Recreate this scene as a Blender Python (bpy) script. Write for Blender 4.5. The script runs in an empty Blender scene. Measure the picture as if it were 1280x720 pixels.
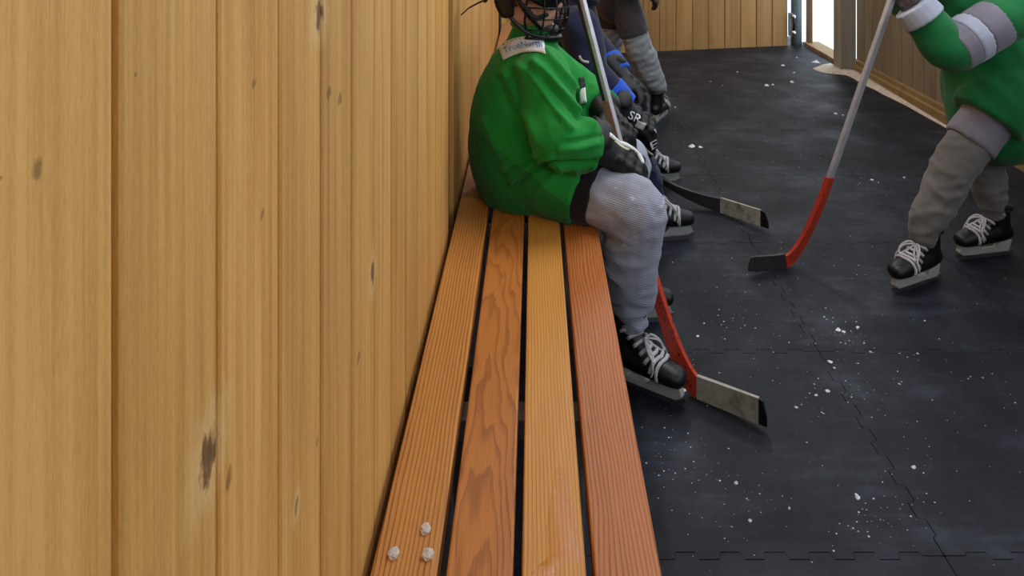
import bpy, bmesh, math, random
from mathutils import Vector, Matrix, noise
from mathutils.bvhtree import BVHTree

random.seed(7)
S = bpy.context.scene
COL = S.collection
V = Vector
PI = math.pi

# ------------------------------------------------------------------ camera
F, CX, CY, H = 950.0, 668.0, -138.0, 1.365      # focal (px), principal point, eye height
cam_d = bpy.data.cameras.new('camera')
cam = bpy.data.objects.new('camera', cam_d)
COL.objects.link(cam)
cam.location = (0, 0, H)
cam.rotation_euler = (PI / 2, 0, 0)
cam_d.sensor_width = 36
cam_d.lens = F / 1280 * 36
cam_d.shift_x = (640 - CX) / 1280
cam_d.shift_y = -(360 - CY) / 1280
cam_d.clip_start = 0.02
S.camera = cam

# ------------------------------------------------------------------ world, exposure
w = bpy.data.worlds.new('overcast_sky')
S.world = w
w.use_nodes = True
bg = w.node_tree.nodes['Background']
bg.inputs[0].default_value = (0.82, 0.92, 1.0, 1)
bg.inputs[1].default_value = 1.25
S.view_settings.view_transform = 'Standard'
S.view_settings.look = 'None'
S.view_settings.gamma = 1
S.view_settings.use_curve_mapping = False
S.view_settings.exposure = 1.0
try:
    S.cycles.use_denoising = True
    S.cycles.max_bounces = 8
except Exception:
    pass


def P(px, py, d):
    """pixel of the photograph at depth d (metres along the room) -> world point"""
    return V(((px - CX) / F * d, d, H - (py - CY) / F * d))


def floor_pt(px, py, z=0.0):
    d = F * (H - z) / (py - CY)
    return V(((px - CX) / F * d, d, z))


# ------------------------------------------------------------------ materials
def lin(c):
    def f(u):
        u /= 255.0
        return u / 12.92 if u <= 0.04045 else ((u + 0.055) / 1.055) ** 2.4
    return (f(c[0]), f(c[1]), f(c[2]), 1)


class NT:
    def __init__(s, name):
        s.m = bpy.data.materials.new(name)
        s.m.use_nodes = True
        s.t = s.m.node_tree
        s.b = s.t.nodes['Principled BSDF']

    def n(s, typ, **kw):
        o = s.t.nodes.new('ShaderNode' + typ)
        for k, v in kw.items():
            setattr(o, k, v)
        return o

    def set(s, sock, v):
        if hasattr(v, 'is_output'):
            s.t.links.new(v, sock)
        else:
            sock.default_value = v

    def math(s, op, a, b=None, c=None, clamp=False):
        o = s.n('Math', operation=op, use_clamp=clamp)
        for i, v in enumerate((a, b, c)):
            if v is not None:
                s.set(o.inputs[i], v)
        return o.outputs[0]

    def noise(s, vec, scale, detail=3, rough=0.55, dist=0.0):
        o = s.n('TexNoise')
        s.set(o.inputs['Vector'], vec)
        o.inputs['Scale'].default_value = scale
        o.inputs['Detail'].default_value = detail
        o.inputs['Roughness'].default_value = rough
        o.inputs['Distortion'].default_value = dist
        return o.outputs[0]

    def mapping(s, vec, scale=(1, 1, 1), loc=(0, 0, 0), rot=(0, 0, 0)):
        o = s.n('Mapping')
        s.set(o.inputs['Vector'], vec)
        o.inputs['Scale'].default_value = scale
        o.inputs['Rotation'].default_value = rot
        s.set(o.inputs['Location'], loc)
        return o.outputs[0]

    def ramp(s, fac, stops):
        o = s.n('ValToRGB')
        s.set(o.inputs[0], fac)
        e = o.color_ramp.elements
        while len(e) < len(stops):
            e.new(0.5)
        for i, (p, c) in enumerate(stops):
            e[i].position = p
            e[i].color = c if len(c) == 4 else (*c, 1)
        return o.outputs[0]

    def mix(s, fac, a, b, blend='MIX'):
        o = s.n('Mix', data_type='RGBA', blend_type=blend)
        s.set(o.inputs[0], fac)
        s.set(o.inputs[6], a)
        s.set(o.inputs[7], b)
        return o.outputs[2]

    def bump(s, h, strength=0.3, dist=0.01):
        o = s.n('Bump')
        s.set(o.inputs['Height'], h)
        o.inputs['Strength'].default_value = strength
        o.inputs['Distance'].default_value = dist
        s.t.links.new(o.outputs[0], s.b.inputs['Normal'])

    def pos(s):
        return s.n('NewGeometry').outputs['Position']

    def obj(s):
        return s.n('TexCoord').outputs['Object']

    def rnd(s):
        return s.n('ObjectInfo').outputs['Random']


def g(v):
    return (v, v, v, 1)


def plain(name, col, rough=0.6, metal=0.0, var=0.12, scale=30, bump=0.0, bscale=200, spec=None):
    t = NT(name)
    c = lin(col)
    p = t.obj()
    nz = t.noise(p, scale, 4)
    f = t.ramp(nz, [(0.3, g(1 - var)), (0.7, g(1 + var))])
    t.set(t.b.inputs['Base Color'], t.mix(1.0, c, f, 'MULTIPLY'))
    t.b.inputs['Roughness'].default_value = rough
    t.b.inputs['Metallic'].default_value = metal
    if spec is not None:
        t.b.inputs['Specular IOR Level'].default_value = spec
    if bump:
        t.bump(t.noise(p, bscale, 3), bump, 0.003)
    return t.m


def wall_wood(name, light, dark, knots=(), small=True, sat_var=0.12, along='z'):
    """planed softwood boards; knots = list of (y, z, half-width, half-height, tilt, halo) on the left wall"""
    t = NT(name)
    p = t.pos()
    r = t.rnd()
    off = t.n('CombineXYZ')
    t.set(off.inputs[2], t.math('MULTIPLY', r, 17.0))
    t.set(off.inputs[0], t.math('MULTIPLY', r, 5.0))
    vadd = t.n('VectorMath', operation='ADD')
    t.set(vadd.inputs[0], p)
    t.set(vadd.inputs[1], off.outputs[0])
    q = vadd.outputs[0]
    broad = t.noise(t.mapping(q, (7, 7, 0.9)), 1.0, 4, 0.6, 0.4)
    fib = t.noise(t.mapping(q, (190, 190, 3.0)), 1.0, 3, 0.6)
    stre = t.noise(t.mapping(q, (38, 38, 1.1)), 1.0, 3, 0.6, 0.6)
    spk = t.noise(t.mapping(q, (700, 700, 90)), 1.0, 3, 0.75)
    f = t.math('ADD', t.math('MULTIPLY', broad, 0.45), t.math('MULTIPLY', stre, 0.40))
    f = t.math('ADD', f, t.math('MULTIPLY', fib, 0.34))
    f = t.math('ADD', f, t.math('MULTIPLY', t.math('SUBTRACT', spk, 0.25), 0.30))
    col = t.ramp(f, [(0.42, lin(dark)), (0.60, tuple((a + b) / 2 for a, b in zip(lin(dark), lin(light)))), (0.78, lin(light))])
    bt = t.ramp(r, [(0.0, (1 - sat_var, 1 - sat_var, 1 - sat_var * 1.1, 1)), (0.5, g(1.0)), (1.0, (1 + sat_var * .55, 1 + sat_var * .4, 1 + sat_var * .2, 1))])
    col = t.mix(1.0, col, bt, 'MULTIPLY')
    if small:
        # scattered pin knots, stretched along the board
        vo = t.n('TexVoronoi', feature='F1')
        t.set(vo.inputs['Vector'], t.mapping(q, (9, 9, 3.2)))
        vo.inputs['Scale'].default_value = 1.0
        d = vo.outputs['Distance']
        sc = t.n('SeparateColor')
        t.t.links.new(vo.outputs['Color'], sc.inputs[0])
        sel = t.math('GREATER_THAN', sc.outputs[0], 0.86)
        wob = t.math('ADD', d, t.math('MULTIPLY', t.math('SUBTRACT', spk, 0.5), 0.05))
        m = t.ramp(wob, [(0.03, g(1)), (0.075, g(0))])
        m = t.math('MULTIPLY', m, sel)
        col = t.mix(t.math('MULTIPLY', m, 0.5), col, lin((110, 70, 34)))
    sep = t.n('SeparateXYZ')
    t.set(sep.inputs[0], p)
    for (ky, kz, hy, hz, tilt, halo) in knots:
        dy = t.math('SUBTRACT', sep.outputs[1], ky)
        dz = t.math('SUBTRACT', sep.outputs[2], kz)
        ca, sa = math.cos(tilt), math.sin(tilt)
        u = t.math('ADD', t.math('MULTIPLY', dy, ca / hy), t.math('MULTIPLY', dz, sa / hy))
        v = t.math('ADD', t.math('MULTIPLY', dy, -sa / hz), t.math('MULTIPLY', dz, ca / hz))
        rr = t.math('SQRT', t.math('ADD', t.math('MULTIPLY', u, u), t.math('MULTIPLY', v, v)))
        rr = t.math('ADD', rr, t.math('MULTIPLY', t.math('SUBTRACT', t.noise(t.mapping(p, (1, 1, .5)), 130, 4), 0.5), 2.2))
        if halo:
            hm = t.ramp(t.math('MULTIPLY', rr, 0.33), [(0.3, g(1)), (0.8, g(0))])
            col = t.mix(t.math('MULTIPLY', hm, 0.55), col, lin((232, 196, 138)))
        kc = t.ramp(rr, [(0.0, lin((58, 38, 24))), (0.6, lin((104, 68, 38))), (1.0, lin((150, 102, 54)))])
        km = t.ramp(rr, [(0.55, g(1)), (1.3, g(0))])
        col = t.mix(t.math('MULTIPLY', km, 0.85 if hz > 0.012 else 0.55), col, kc)
    t.set(t.b.inputs['Base Color'], col)
    t.b.inputs['Roughness'].default_value = 0.62
    t.b.inputs['Specular IOR Level'].default_value = 0.3
    t.bump(t.math('ADD', fib, t.math('MULTIPLY', spk, 0.5)), 0.12, 0.002)
    return t.m


def slat_wood(name, light, dark, ox, oz, tilt, freq, amp, rot=0.0, seed=0.0, rough=0.42, strength=1.0, wet=None):
    """varnished fir slat: growth rings cut lengthwise, each slat with its own cut"""
    t = NT(name)
    p = t.obj()
    sep = t.n('SeparateXYZ')
    t.set(sep.inputs[0], p)
    x, y, z = sep.outputs
    wob = t.noise(t.mapping(p, (14, 2.4, 14), (seed, seed * 2, 0)), 1.0, 2, 0.5)
    wob2 = t.noise(t.mapping(p, (60, 9, 60), (seed, 0, 0)), 1.0, 2, 0.5)
    xx = t.math('ADD', t.math('ADD', x, ox), t.math('MULTIPLY', y, rot))
    zz = t.math('ADD', t.math('ADD', z, oz), t.math('MULTIPLY', y, tilt))
    L = t.math('SQRT', t.math('ADD', t.math('MULTIPLY', xx, xx), t.math('MULTIPLY', zz, zz)))
    L = t.math('ADD', L, t.math('MULTIPLY', wob, amp))
    L = t.math('ADD', L, t.math('MULTIPLY', wob2, amp * 0.16))
    ring = t.math('FRACT', t.math('MULTIPLY', L, freq))
    fib = t.noise(t.mapping(p, (420, 9, 420), (seed, 0, 0)), 1.0, 3, 0.6)
    broad = t.noise(t.mapping(p, (18, 1.6, 18), (seed * 3, 1, 0)), 1.0, 3, 0.5)
    rd = t.ramp(ring, [(0.0, g(0.0)), (0.50, g(0.10)), (0.80, g(0.9 * strength)), (0.92, g(1.0 * strength)), (1.0, g(0.0))])
    f = t.math('ADD', t.math('MULTIPLY', rd, 0.85), t.math('MULTIPLY', t.math('SUBTRACT', fib, 0.5), 0.75))
    f = t.math('ADD', f, t.math('MULTIPLY', t.math('SUBTRACT', broad, 0.5), 0.7), clamp=True)
    col = t.mix(f, lin(light), lin(dark))
    t.set(t.b.inputs['Base Color'], col)
    t.set(t.b.inputs['Roughness'], t.math('ADD', rough, t.math('MULTIPLY', fib, 0.15)))
    t.b.inputs['Specular IOR Level'].default_value = 0.45
    t.bump(t.math('ADD', fib, t.math('MULTIPLY', rd, -0.6)), 0.18, 0.0015)
    return t.m


M = {}
M['rubber'] = None
t = NT('rubber_mat')
p = t.pos()
nz = t.noise(p, 3.0, 5, 0.65)
fine = t.noise(p, 160, 3, 0.7)
str_ = t.noise(t.mapping(p, (3, 30, 1), rot=(0, 0, 0.7)), 1.0, 4, 0.6)
f = t.math('ADD', t.math('MULTIPLY', nz, 0.7), t.math('MULTIPLY', str_, 0.3))
col = t.ramp(f, [(0.36, lin((22, 24, 31))), (0.52, lin((32, 35, 44))), (0.70, lin((58, 64, 78)))])
spk = t.ramp(fine, [(0.66, g(0)), (0.74, g(1))])
col = t.mix(t.math('MULTIPLY', spk, 0.18), col, lin((130, 132, 138)))
t.set(t.b.inputs['Base Color'], col)
t.set(t.b.inputs['Roughness'], t.ramp(nz, [(0.35, g(0.66)), (0.65, g(0.50))]))
t.b.inputs['Specular IOR Level'].default_value = 0.25
t.bump(t.noise(p, 380, 3), 0.25, 0.002)
M['rubber'] = t.m

M['slab'] = plain('dark_concrete', (16, 16, 18), 0.9)
M['snow'] = plain('snow', (240, 243, 248), 0.7, var=0.03, scale=8, bump=0.2, bscale=40)
M['ice'] = plain('crushed_ice', (226, 230, 238), 0.35, var=0.1)
M['dirty_snow'] = plain('dirty_snow', (205, 192, 176), 0.7, var=0.2, scale=40, bump=0.4, bscale=120)
M['steel'] = plain('galvanised_steel', (128, 132, 136), 0.5, 0.6, var=0.1)
M['post_wood'] = wall_wood('weathered_post_wood', (150, 146, 134), (104, 98, 86), small=False)
M['post_steel'] = plain('painted_steel_post', (132, 148, 158), 0.5, 0.3)
M['chrome'] = plain('chrome', (200, 200, 205), 0.2, 1.0)
M['dark_metal'] = plain('dark_metal', (36, 38, 48), 0.5, 0.4)
M['ceil'] = plain('ceiling_paint', (160, 158, 154), 0.8, var=0.05)
M['sill'] = wall_wood('sill_wood', (150, 124, 84), (108, 84, 52), small=False)

XW = -0.2325


def wall_at(px, py):
    d = F * XW / (px - CX)
    return d, H - (py - CY) / F * d


kn = []
for (px, py, hw, hh, tilt, halo) in [(50, 212, 7, 17, 0.15, 0), (3, 223, 5, 5, 0, 0), (262, 570, 15, 36, -0.55, 1),
                                     (318, 104, 4, 8, 0, 0), (400, 20, 6, 20, -0.1, 1), (412, 115, 4, 9, 0.1, 0),
                                     (425, 124, 3, 9, -0.2, 0), (329, 268, 3, 8, 0, 0), (170, 93, 3, 5, 0, 0),
                                     (466, 340, 3, 18, 0, 1), (372, 632, 3, 12, -0.2, 1), (397, 554, 2.5, 5, 0, 0),
                                     (448, 448, 3, 8, 0, 0), (288, 600, 4, 16, 0, 0)]:
    d, z = wall_at(px, py)
    s = d * d / (F * abs(XW))
    kn.append((d, z, hw * s, hh * d / F, tilt, halo))
M['wall'] = wall_wood('pine_wall_boards', (224, 172, 100), (168, 110, 46), kn)
M['far_wall'] = wall_wood('far_wall_boards', (178, 138, 86), (132, 94, 52), (), True, 0.16)
M['right_wall'] = wall_wood('weathered_wall_boards', (142, 128, 106), (100, 88, 70), (), False, 0.12)
M['joint'] = plain('wall_joint_wood', (96, 66, 36), 0.7)

M['slat'] = [
    slat_wood('fir_slat_straight_grain', (204, 138, 64), (138, 78, 30), 0.16, 0.05, 0.010, 150, 0.016, 0.004, 1.0),
    slat_wood('fir_slat_cathedral_grain', (190, 118, 50), (130, 70, 27), 0.010, 0.05, 0.030, 125, 0.050, 0.010, 4.0, strength=0.72),
    slat_wood('fir_slat_pale_fine_grain', (212, 150, 68), (158, 97, 38), 0.20, 0.03, 0.008, 175, 0.012, 0.003, 8.0, strength=0.8),
    slat_wood('fir_slat_red_grain', (188, 110, 48), (124, 66, 27), 0.13, 0.06, 0.012, 170, 0.024, -0.004, 12.0),
]
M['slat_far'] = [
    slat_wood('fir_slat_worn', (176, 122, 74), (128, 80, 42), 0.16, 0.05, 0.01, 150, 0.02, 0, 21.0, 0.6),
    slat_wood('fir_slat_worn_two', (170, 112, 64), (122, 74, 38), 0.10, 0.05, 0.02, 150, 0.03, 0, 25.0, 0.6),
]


# ------------------------------------------------------------------ object helpers
def link(name, me, mat=None, parent=None, loc=(0, 0, 0)):
    o = bpy.data.objects.new(name, me)
    COL.objects.link(o)
    o.location = loc
    if mat is not None and me is not None and not me.materials:
        me.materials.append(mat)
    if parent is not None:
        o.parent = parent
        o.matrix_parent_inverse = Matrix.Translation(parent.location).inverted() if parent.get('_abs') else Matrix()
    return o


def tag(o, label=None, cat=None, group=None, kind=None):
    if label: o['label'] = label
    if cat: o['category'] = cat
    if group: o['group'] = group
    if kind: o['kind'] = kind
    return o


def empty(name, loc):
    o = bpy.data.objects.new(name, None)
    COL.objects.link(o)
    o.location = loc
    o.empty_display_size = 0.1
    return o


def child(o, parent):
    """parent a mesh that is modelled in world coordinates"""
    o.parent = parent
    r = parent
    off = V((0, 0, 0))
    while r is not None:
        off += r.location
        r = r.parent
    o.location = o.location - off
    return o


def mesh_bm(bm, smooth=False, name='mesh'):
    me = bpy.data.meshes.new(name)
    bmesh.ops.recalc_face_normals(bm, faces=bm.faces)
    bm.to_mesh(me)
    bm.free()
    if smooth:
        me.shade_smooth()
    return me


def box_bm(bm, x0, x1, y0, y1, z0, z1):
    vs = [bm.verts.new(c) for c in ((x0, y0, z0), (x1, y0, z0), (x1, y1, z0), (x0, y1, z0), (x0, y0, z1), (x1, y0, z1), (x1, y1, z1), (x0, y1, z1))]
    for f in ((0, 3, 2, 1), (4, 5, 6, 7), (0, 1, 5, 4), (1, 2, 6, 5), (2, 3, 7, 6), (3, 0, 4, 7)):
        bm.faces.new([vs[i] for i in f])


def box_me(x0, x1, y0, y1, z0, z1, bevel=0.0, seg=2):
    bm = bmesh.new()
    box_bm(bm, x0, x1, y0, y1, z0, z1)
    if bevel:
        bmesh.ops.bevel(bm, geom=list(bm.edges), offset=bevel, segments=seg, profile=0.5, affect='EDGES')
    return mesh_bm(bm)


def prism_me(poly, t0, t1, axis='y', bevel=0.0):
    """extrude a 2-D outline; axis 'y': (x,z) outline, 'z': (x,y) outline"""
    bm = bmesh.new()
    mk = (lambda a, b, t: (a, t, b)) if axis == 'y' else (lambda a, b, t: (a, b, t))
    A = [bm.verts.new(mk(a, b, t0)) for a, b in poly]
    B = [bm.verts.new(mk(a, b, t1)) for a, b in poly]
    n = len(poly)
    bm.faces.new(A[::-1])
    bm.faces.new(B)
    for i in range(n):
        bm.faces.new((A[i], A[(i + 1) % n], B[(i + 1) % n], B[i]))
    bmesh.ops.recalc_face_normals(bm, faces=bm.faces)
    if bevel:
        bmesh.ops.bevel(bm, geom=list(bm.edges), offset=bevel, segments=2, profile=0.5, affect='EDGES')
    return mesh_bm(bm)


def tube_bm(bm, pts, r, n=8, close=False):
    pts = [V(p) for p in pts]
    rs = r if isinstance(r, (list, tuple)) else [r] * len(pts)
    rings = []
    up = V((0.13, 0.31, 0.94))
    m = len(pts)
    for i, p in enumerate(pts):
        a = pts[(i - 1) % m] if (close or i) else p
        b = pts[(i + 1) % m] if (close or i < m - 1) else p
        tg = (b - a).normalized()
        s = tg.cross(up)
        if s.length < 0.05:
            s = tg.cross(V((1, 0, 0)))
        s.normalize()
        u = s.cross(tg)
        rings.append([bm.verts.new(p + rs[i] * (math.cos(2 * PI * k / n) * s + math.sin(2 * PI * k / n) * u)) for k in range(n)])
    for i in range(m if close else m - 1):
        A, B = rings[i], rings[(i + 1) % m]
        for k in range(n):
            bm.faces.new((A[k], A[(k + 1) % n], B[(k + 1) % n], B[k]))
    if not close:
        bm.faces.new(rings[0][::-1])
        bm.faces.new(rings[-1])


def tube_me(pts, r, n=8, close=False):
    bm = bmesh.new()
    tube_bm(bm, pts, r, n, close)
    return mesh_bm(bm, True)


def spline(pts, per=6):
    """Catmull-Rom through a list of tuples of floats"""
    out = []
    n = len(pts)
    for i in range(n - 1):
        p0, p1, p2, p3 = pts[max(i - 1, 0)], pts[i], pts[i + 1], pts[min(i + 2, n - 1)]
        for k in range(per):
            u = k / per
            out.append(tuple(0.5 * (2 * b + (c - a) * u + (2 * a - 5 * b + 4 * c - d) * u * u + (3 * b - a - 3 * c + d) * u ** 3)
                             for a, b, c, d in zip(p0, p1, p2, p3)))
    out.append(tuple(pts[-1]))
    return out


def ball(bm, c, r, mat=None, seg=14):
    rx, ry, rz = r if isinstance(r, (tuple, list)) else (r, r, r)
    m = Matrix.Translation(c)
    if mat is not None:
        m = m @ mat.to_4x4()
    m = m @ Matrix.Diagonal((rx, ry, rz, 1))
    bmesh.ops.create_uvsphere(bm, u_segments=seg, v_segments=seg // 2 + 2, radius=1.0, matrix=m)


def limb(bm, pts, side=None, n=18, per=5, flat0=False, flat1=False):
    """solid tapered limb; pts = (point, r) or (point, ra, rb); ra lies along `side`"""
    rows = []
    for q in pts:
        c = V(q[0])
        ra = q[1]
        rb = q[2] if len(q) > 2 else q[1]
        rows.append((c.x, c.y, c.z, ra, rb))
    sm = spline(rows, per) if len(rows) > 1 else rows
    cs = [V(r[:3]) for r in sm]
    rings = []
    ps = None
    for i, c in enumerate(cs):
        tg = (cs[min(i + 1, len(cs) - 1)] - cs[max(i - 1, 0)]).normalized()
        s = V(side) if side is not None else (ps if ps is not None else tg.orthogonal())
        s = (s - tg * s.dot(tg))
        if s.length < 1e-4:
            s = tg.orthogonal()
        s.normalize()
        ps = s
        u = tg.cross(s)
        rings.append(([bm.verts.new(c + sm[i][3] * math.cos(2 * PI * k / n) * s + sm[i][4] * math.sin(2 * PI * k / n) * u) for k in range(n)], tg, s, u))
    for i in range(len(rings) - 1):
        A, B = rings[i][0], rings[i + 1][0]
        for k in range(n):
            bm.faces.new((A[k], A[(k + 1) % n], B[(k + 1) % n], B[k]))
    bm.faces.new(rings[0][0][::-1])
    bm.faces.new(rings[-1][0])
    for i, fl in ((0, flat0), (-1, flat1)):
        if not fl:
            _, tg, s, u = rings[i]
            mt = Matrix((s, u, tg)).transposed()
            ra, rb = sm[i][3], sm[i][4]
            ball(bm, cs[i], (ra * .99, rb * .99, min(ra, rb) * 0.9), mt)


def fuse(bm, voxel, smooth=5, fold=None, name='mesh', factor=0.5):
    """melt overlapping solids into one continuous skin"""
    me = bpy.data.meshes.new(name + '_raw')
    bm.to_mesh(me)
    bm.free()
    o = bpy.data.objects.new('raw', me)
    COL.objects.link(o)
    r = o.modifiers.new('r', 'REMESH')
    r.mode = 'VOXEL'
    r.voxel_size = voxel
    r.use_smooth_shade = True
    if smooth:
        s = o.modifiers.new('s', 'SMOOTH')
        s.factor = factor
        s.iterations = smooth
    dg = bpy.context.evaluated_depsgraph_get()
    dg.update()
    out = bpy.data.meshes.new_from_object(o.evaluated_get(dg))
    out.name = name
    bpy.data.objects.remove(o)
    bpy.data.meshes.remove(me)
    if fold:
        ns = [v.normal.copy() for v in out.vertices]
        for v, nn in zip(out.vertices, ns):
            v.co += nn * fold(v.co, nn)
    out.shade_smooth()
    return out


def bvh_of(me):
    return BVHTree.FromPolygons([v.co.copy() for v in me.vertices], [tuple(p.vertices) for p in me.polygons])


# ------------------------------------------------------------------ setting: ground, floor, walls, roof
ROOM_Y0, ROOM_Y1 = -0.9, 6.75
XR = 2.40
ground = link('ground', box_me(-14, 40, -16, 50, -0.20, -0.035), M['snow'])
tag(ground, 'white snow covered ground outside the shelter', 'ground', kind='structure')

floor = link('floor', box_me(-0.25, 2.55, ROOM_Y0, 6.85, -0.034, -0.0125), M['slab'])
tag(floor, 'black interlocking rubber mat floor dusted with ice', 'floor', kind='structure')


def tile_me(size, gap=0.0011, amp=0.0085, period=0.046):
    n = int(round((size) / period))
    per = size / n
    prof = []
    for k in range(n):
        a = amp if k % 2 else -amp
        if k in (0, n - 1):
            a = 0
        prof += [((k + 0.06) * per, a), ((k + 0.94) * per, a)]
    prof = [(0, 0)] + prof + [(size, 0)]
    B = [(u, v + gap) for u, v in prof]
    R = [(size + v - gap, u) for u, v in prof]
    T = [(u, size + v - gap) for u, v in prof][::-1]
    L = [(v + gap, u) for u, v in prof][::-1]
    poly = B[1:-1] + R[1:-1] + T[1:-1] + L[1:-1]
    h = size / 2
    return prism_me([(a - h, b - h) for a, b in poly], -0.012, 0.0, 'z')


TS = 0.69
tm = tile_me(TS)
tm.materials.append(M['rubber'])


def cut_tile(me, x, keep_left):
    bm = bmesh.new()
    bm.from_mesh(me)
    geo = list(bm.verts) + list(bm.edges) + list(bm.faces)
    r = bmesh.ops.bisect_plane(bm, geom=geo, plane_co=(x, 0, 0), plane_no=(1, 0, 0), clear_outer=keep_left, clear_inner=not keep_left)
    bmesh.ops.holes_fill(bm, edges=[e for e in bm.edges if e.is_boundary])
    out = mesh_bm(bm)
    out.materials.append(M['rubber'])
    return out


tile_of = {-1: cut_tile(tm, XW - (0.84 - 1.5 * TS), False), 3: cut_tile(tm, XR - (0.84 + 2.5 * TS), True)}
for i in range(-1, 4):
    for j in range(-3, 8):
        x, y = 0.84 + (i - 0.5) * TS, 1.557 + (j + 0.5) * TS
        o = bpy.data.objects.new('floor_tile', tile_of.get(i, tm))
        COL.objects.link(o)
        o.location = (x, y, 0)
        child(o, floor)

# left wall: vertical boards with a shadow groove between them
ZT = 2.6


def board_me(width, height, thick=0.02, groove=0.007, depth=0.006, bev=0.0022):
    """board face towards +x; runs along y from 0 to width; a lower tongue fills the groove"""
    w2 = width - groove
    poly = [(-thick, 0.0), (-thick, width), (-depth, width), (-depth, w2), (-bev, w2), (0, w2 - bev), (0, bev), (-bev, 0.0)]
    return prism_me(poly, 0.0, height, 'z')


wall_l = link('wall_left', box_me(XW - 0.10, XW - 0.021, ROOM_Y0, 6.75, -0.03, ZT), M['joint'])
tag(wall_l, 'pale pine wall of vertical tongue and groove boards behind the bench', 'wall', kind='structure')
BW = 6.15e-4 * F * abs(XW)
d0 = F * abs(XW) / (CX - 154)      # a seam of the photograph
bm_ = board_me(BW - 0.0006, ZT + 0.01, groove=0.0075, depth=0.006)
bm_.materials.append(M['wall'])
k = -14
while True:
    y = d0 + k * BW
    k += 1
    if y < ROOM_Y0:
        continue
    if y > 6.35:
        break
    if abs(y + BW / 2 - 2.19) < BW / 2:
        continue                   # a recessed joint between two wall panels
    o = bpy.data.objects.new('board', bm_)
    COL.objects.link(o)
    o.location = (XW + random.uniform(-0.0012, 0.0008), y, -0.01)
    child(o, wall_l)
o = link('joint_strip', box_me(XW - 0.021, XW - 0.014, 2.0, 2.38, 0, ZT), M['joint'])
child(o, wall_l)
o = link('metal_strip', box_me(XW, XW + 0.010, 4.95, 5.12, 0, ZT, 0.002), M['dark_metal'])
child(o, wall_l)
o['label'] = 'dark narrow metal upright on the wall'

# far wall, slightly skewed to the room
A = floor_pt(800, 65)
B = floor_pt(985, 57)
dr = (B - A).normalized()
nrm = V((dr.y, -dr.x, 0))          # faces the camera
ang = math.atan2(nrm.y, nrm.x)
lenL = (A.x - XW) / dr.x + 0.25
far_w = link('wall_far', box_me(-0.10, -0.021, -lenL, (B - A).length, -0.02, ZT), M['joint'])
far_w.location = A
far_w.rotation_euler = (0, 0, ang)
tag(far_w, 'brown vertical board wall across the far end of the room', 'wall', kind='structure')
fb = 0.1475
bm2 = board_me(fb - 0.0006, ZT, groove=0.008, depth=0.008)
bm2.materials.append(M['far_wall'])
LB = (B - A).length
k = 0
while True:
    yb = LB - (k + 1) * fb
    if yb < -lenL - 0.05:
        break
    o = bpy.data.objects.new('board', bm2)
    COL.objects.link(o)
    o.parent = far_w
    o.location = (random.uniform(-0.001, 0.001), yb, 0.0)
    k += 1

# right half-height wall, open above it
RY1 = 5.66
wall_r = link('wall_right', box_me(XR + 0.021, XR + 0.10, ROOM_Y0, RY1, -0.03, 1.25), M['right_wall'])
tag(wall_r, 'shaded grey-brown half wall of vertical boards along the right side', 'wall', kind='structure')
bm3 = board_me(0.1394, 1.25, groove=0.006, depth=0.006)
bm3.materials.append(M['right_wall'])
k = 0
while RY1 - k * 0.14 > ROOM_Y0 + 0.1:
    o = bpy.data.objects.new('board', bm3)
    COL.objects.link(o)
    o.rotation_euler = (0, 0, PI)
    o.location = (XR + random.uniform(-.001, .001), RY1 - k * 0.14, 0)
    child(o, wall_r)
    k += 1
o = link('wall_cap', box_me(XR - 0.02, XR + 0.12, ROOM_Y0, RY1, 1.25, 1.29, 0.004), M['right_wall'])
child(o, wall_r)
bb = link('baseboard_right', prism_me([(XR - 0.001, 0.0), (XR - 0.035, 0.0), (XR - 0.035, 0.062), (XR - 0.020, 0.070), (XR - 0.020, 0.098), (XR - 0.001, 0.104)], ROOM_Y0, RY1, 'y'), M['sill'])
tag(bb, 'brown stepped wooden baseboard along the right wall', 'baseboard', kind='structure')

# doorway between the right wall and the far wall
post = link('trim_1', box_me(2.265, 2.385, 5.63, 5.76, 0, ZT, 0.006), M['post_wood'])
tag(post, 'grey square wooden post at the near side of the doorway', 'post', kind='structure')
bm = bmesh.new()
tube_bm(bm, [(2.295, 6.66, 0), (2.295, 6.66, ZT)], 0.047, 20)
pp = link('trim_2', mesh_bm(bm, True), M['post_steel'])
tag(pp, 'round blue-grey steel post at the far side of the doorway', 'post', kind='structure')
jb = link('trim_3', box_me(2.385, 2.425, 6.62, 6.68, 0, ZT, 0.003), M['joint'])
tag(jb, 'narrow brown door jamb beside the round steel post', 'jamb', kind='structure')
sl = link('trim_4', box_me(2.36, 2.50, 5.76, 6.68, -0.012, 0.03, 0.004), M['sill'])
tag(sl, 'brown wooden threshold of the bright doorway', 'threshold', kind='structure')

wall_b = link('added_wall_back', box_me(-0.33, 2.5, ROOM_Y0 - 0.08, ROOM_Y0, -0.03, 1.45), M['right_wall'])  # added behind the camera; its height limits light from the near end
tag(wall_b, 'added board wall behind the camera, limiting light from the near end, open above', 'wall', kind='structure')
roof = link('ceiling', box_me(-0.34, 2.75, ROOM_Y0 - 0.1, 6.9, ZT, ZT + 0.1), M['ceil'])
tag(roof, 'flat roof over the shelter', 'ceiling', kind='structure')

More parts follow.
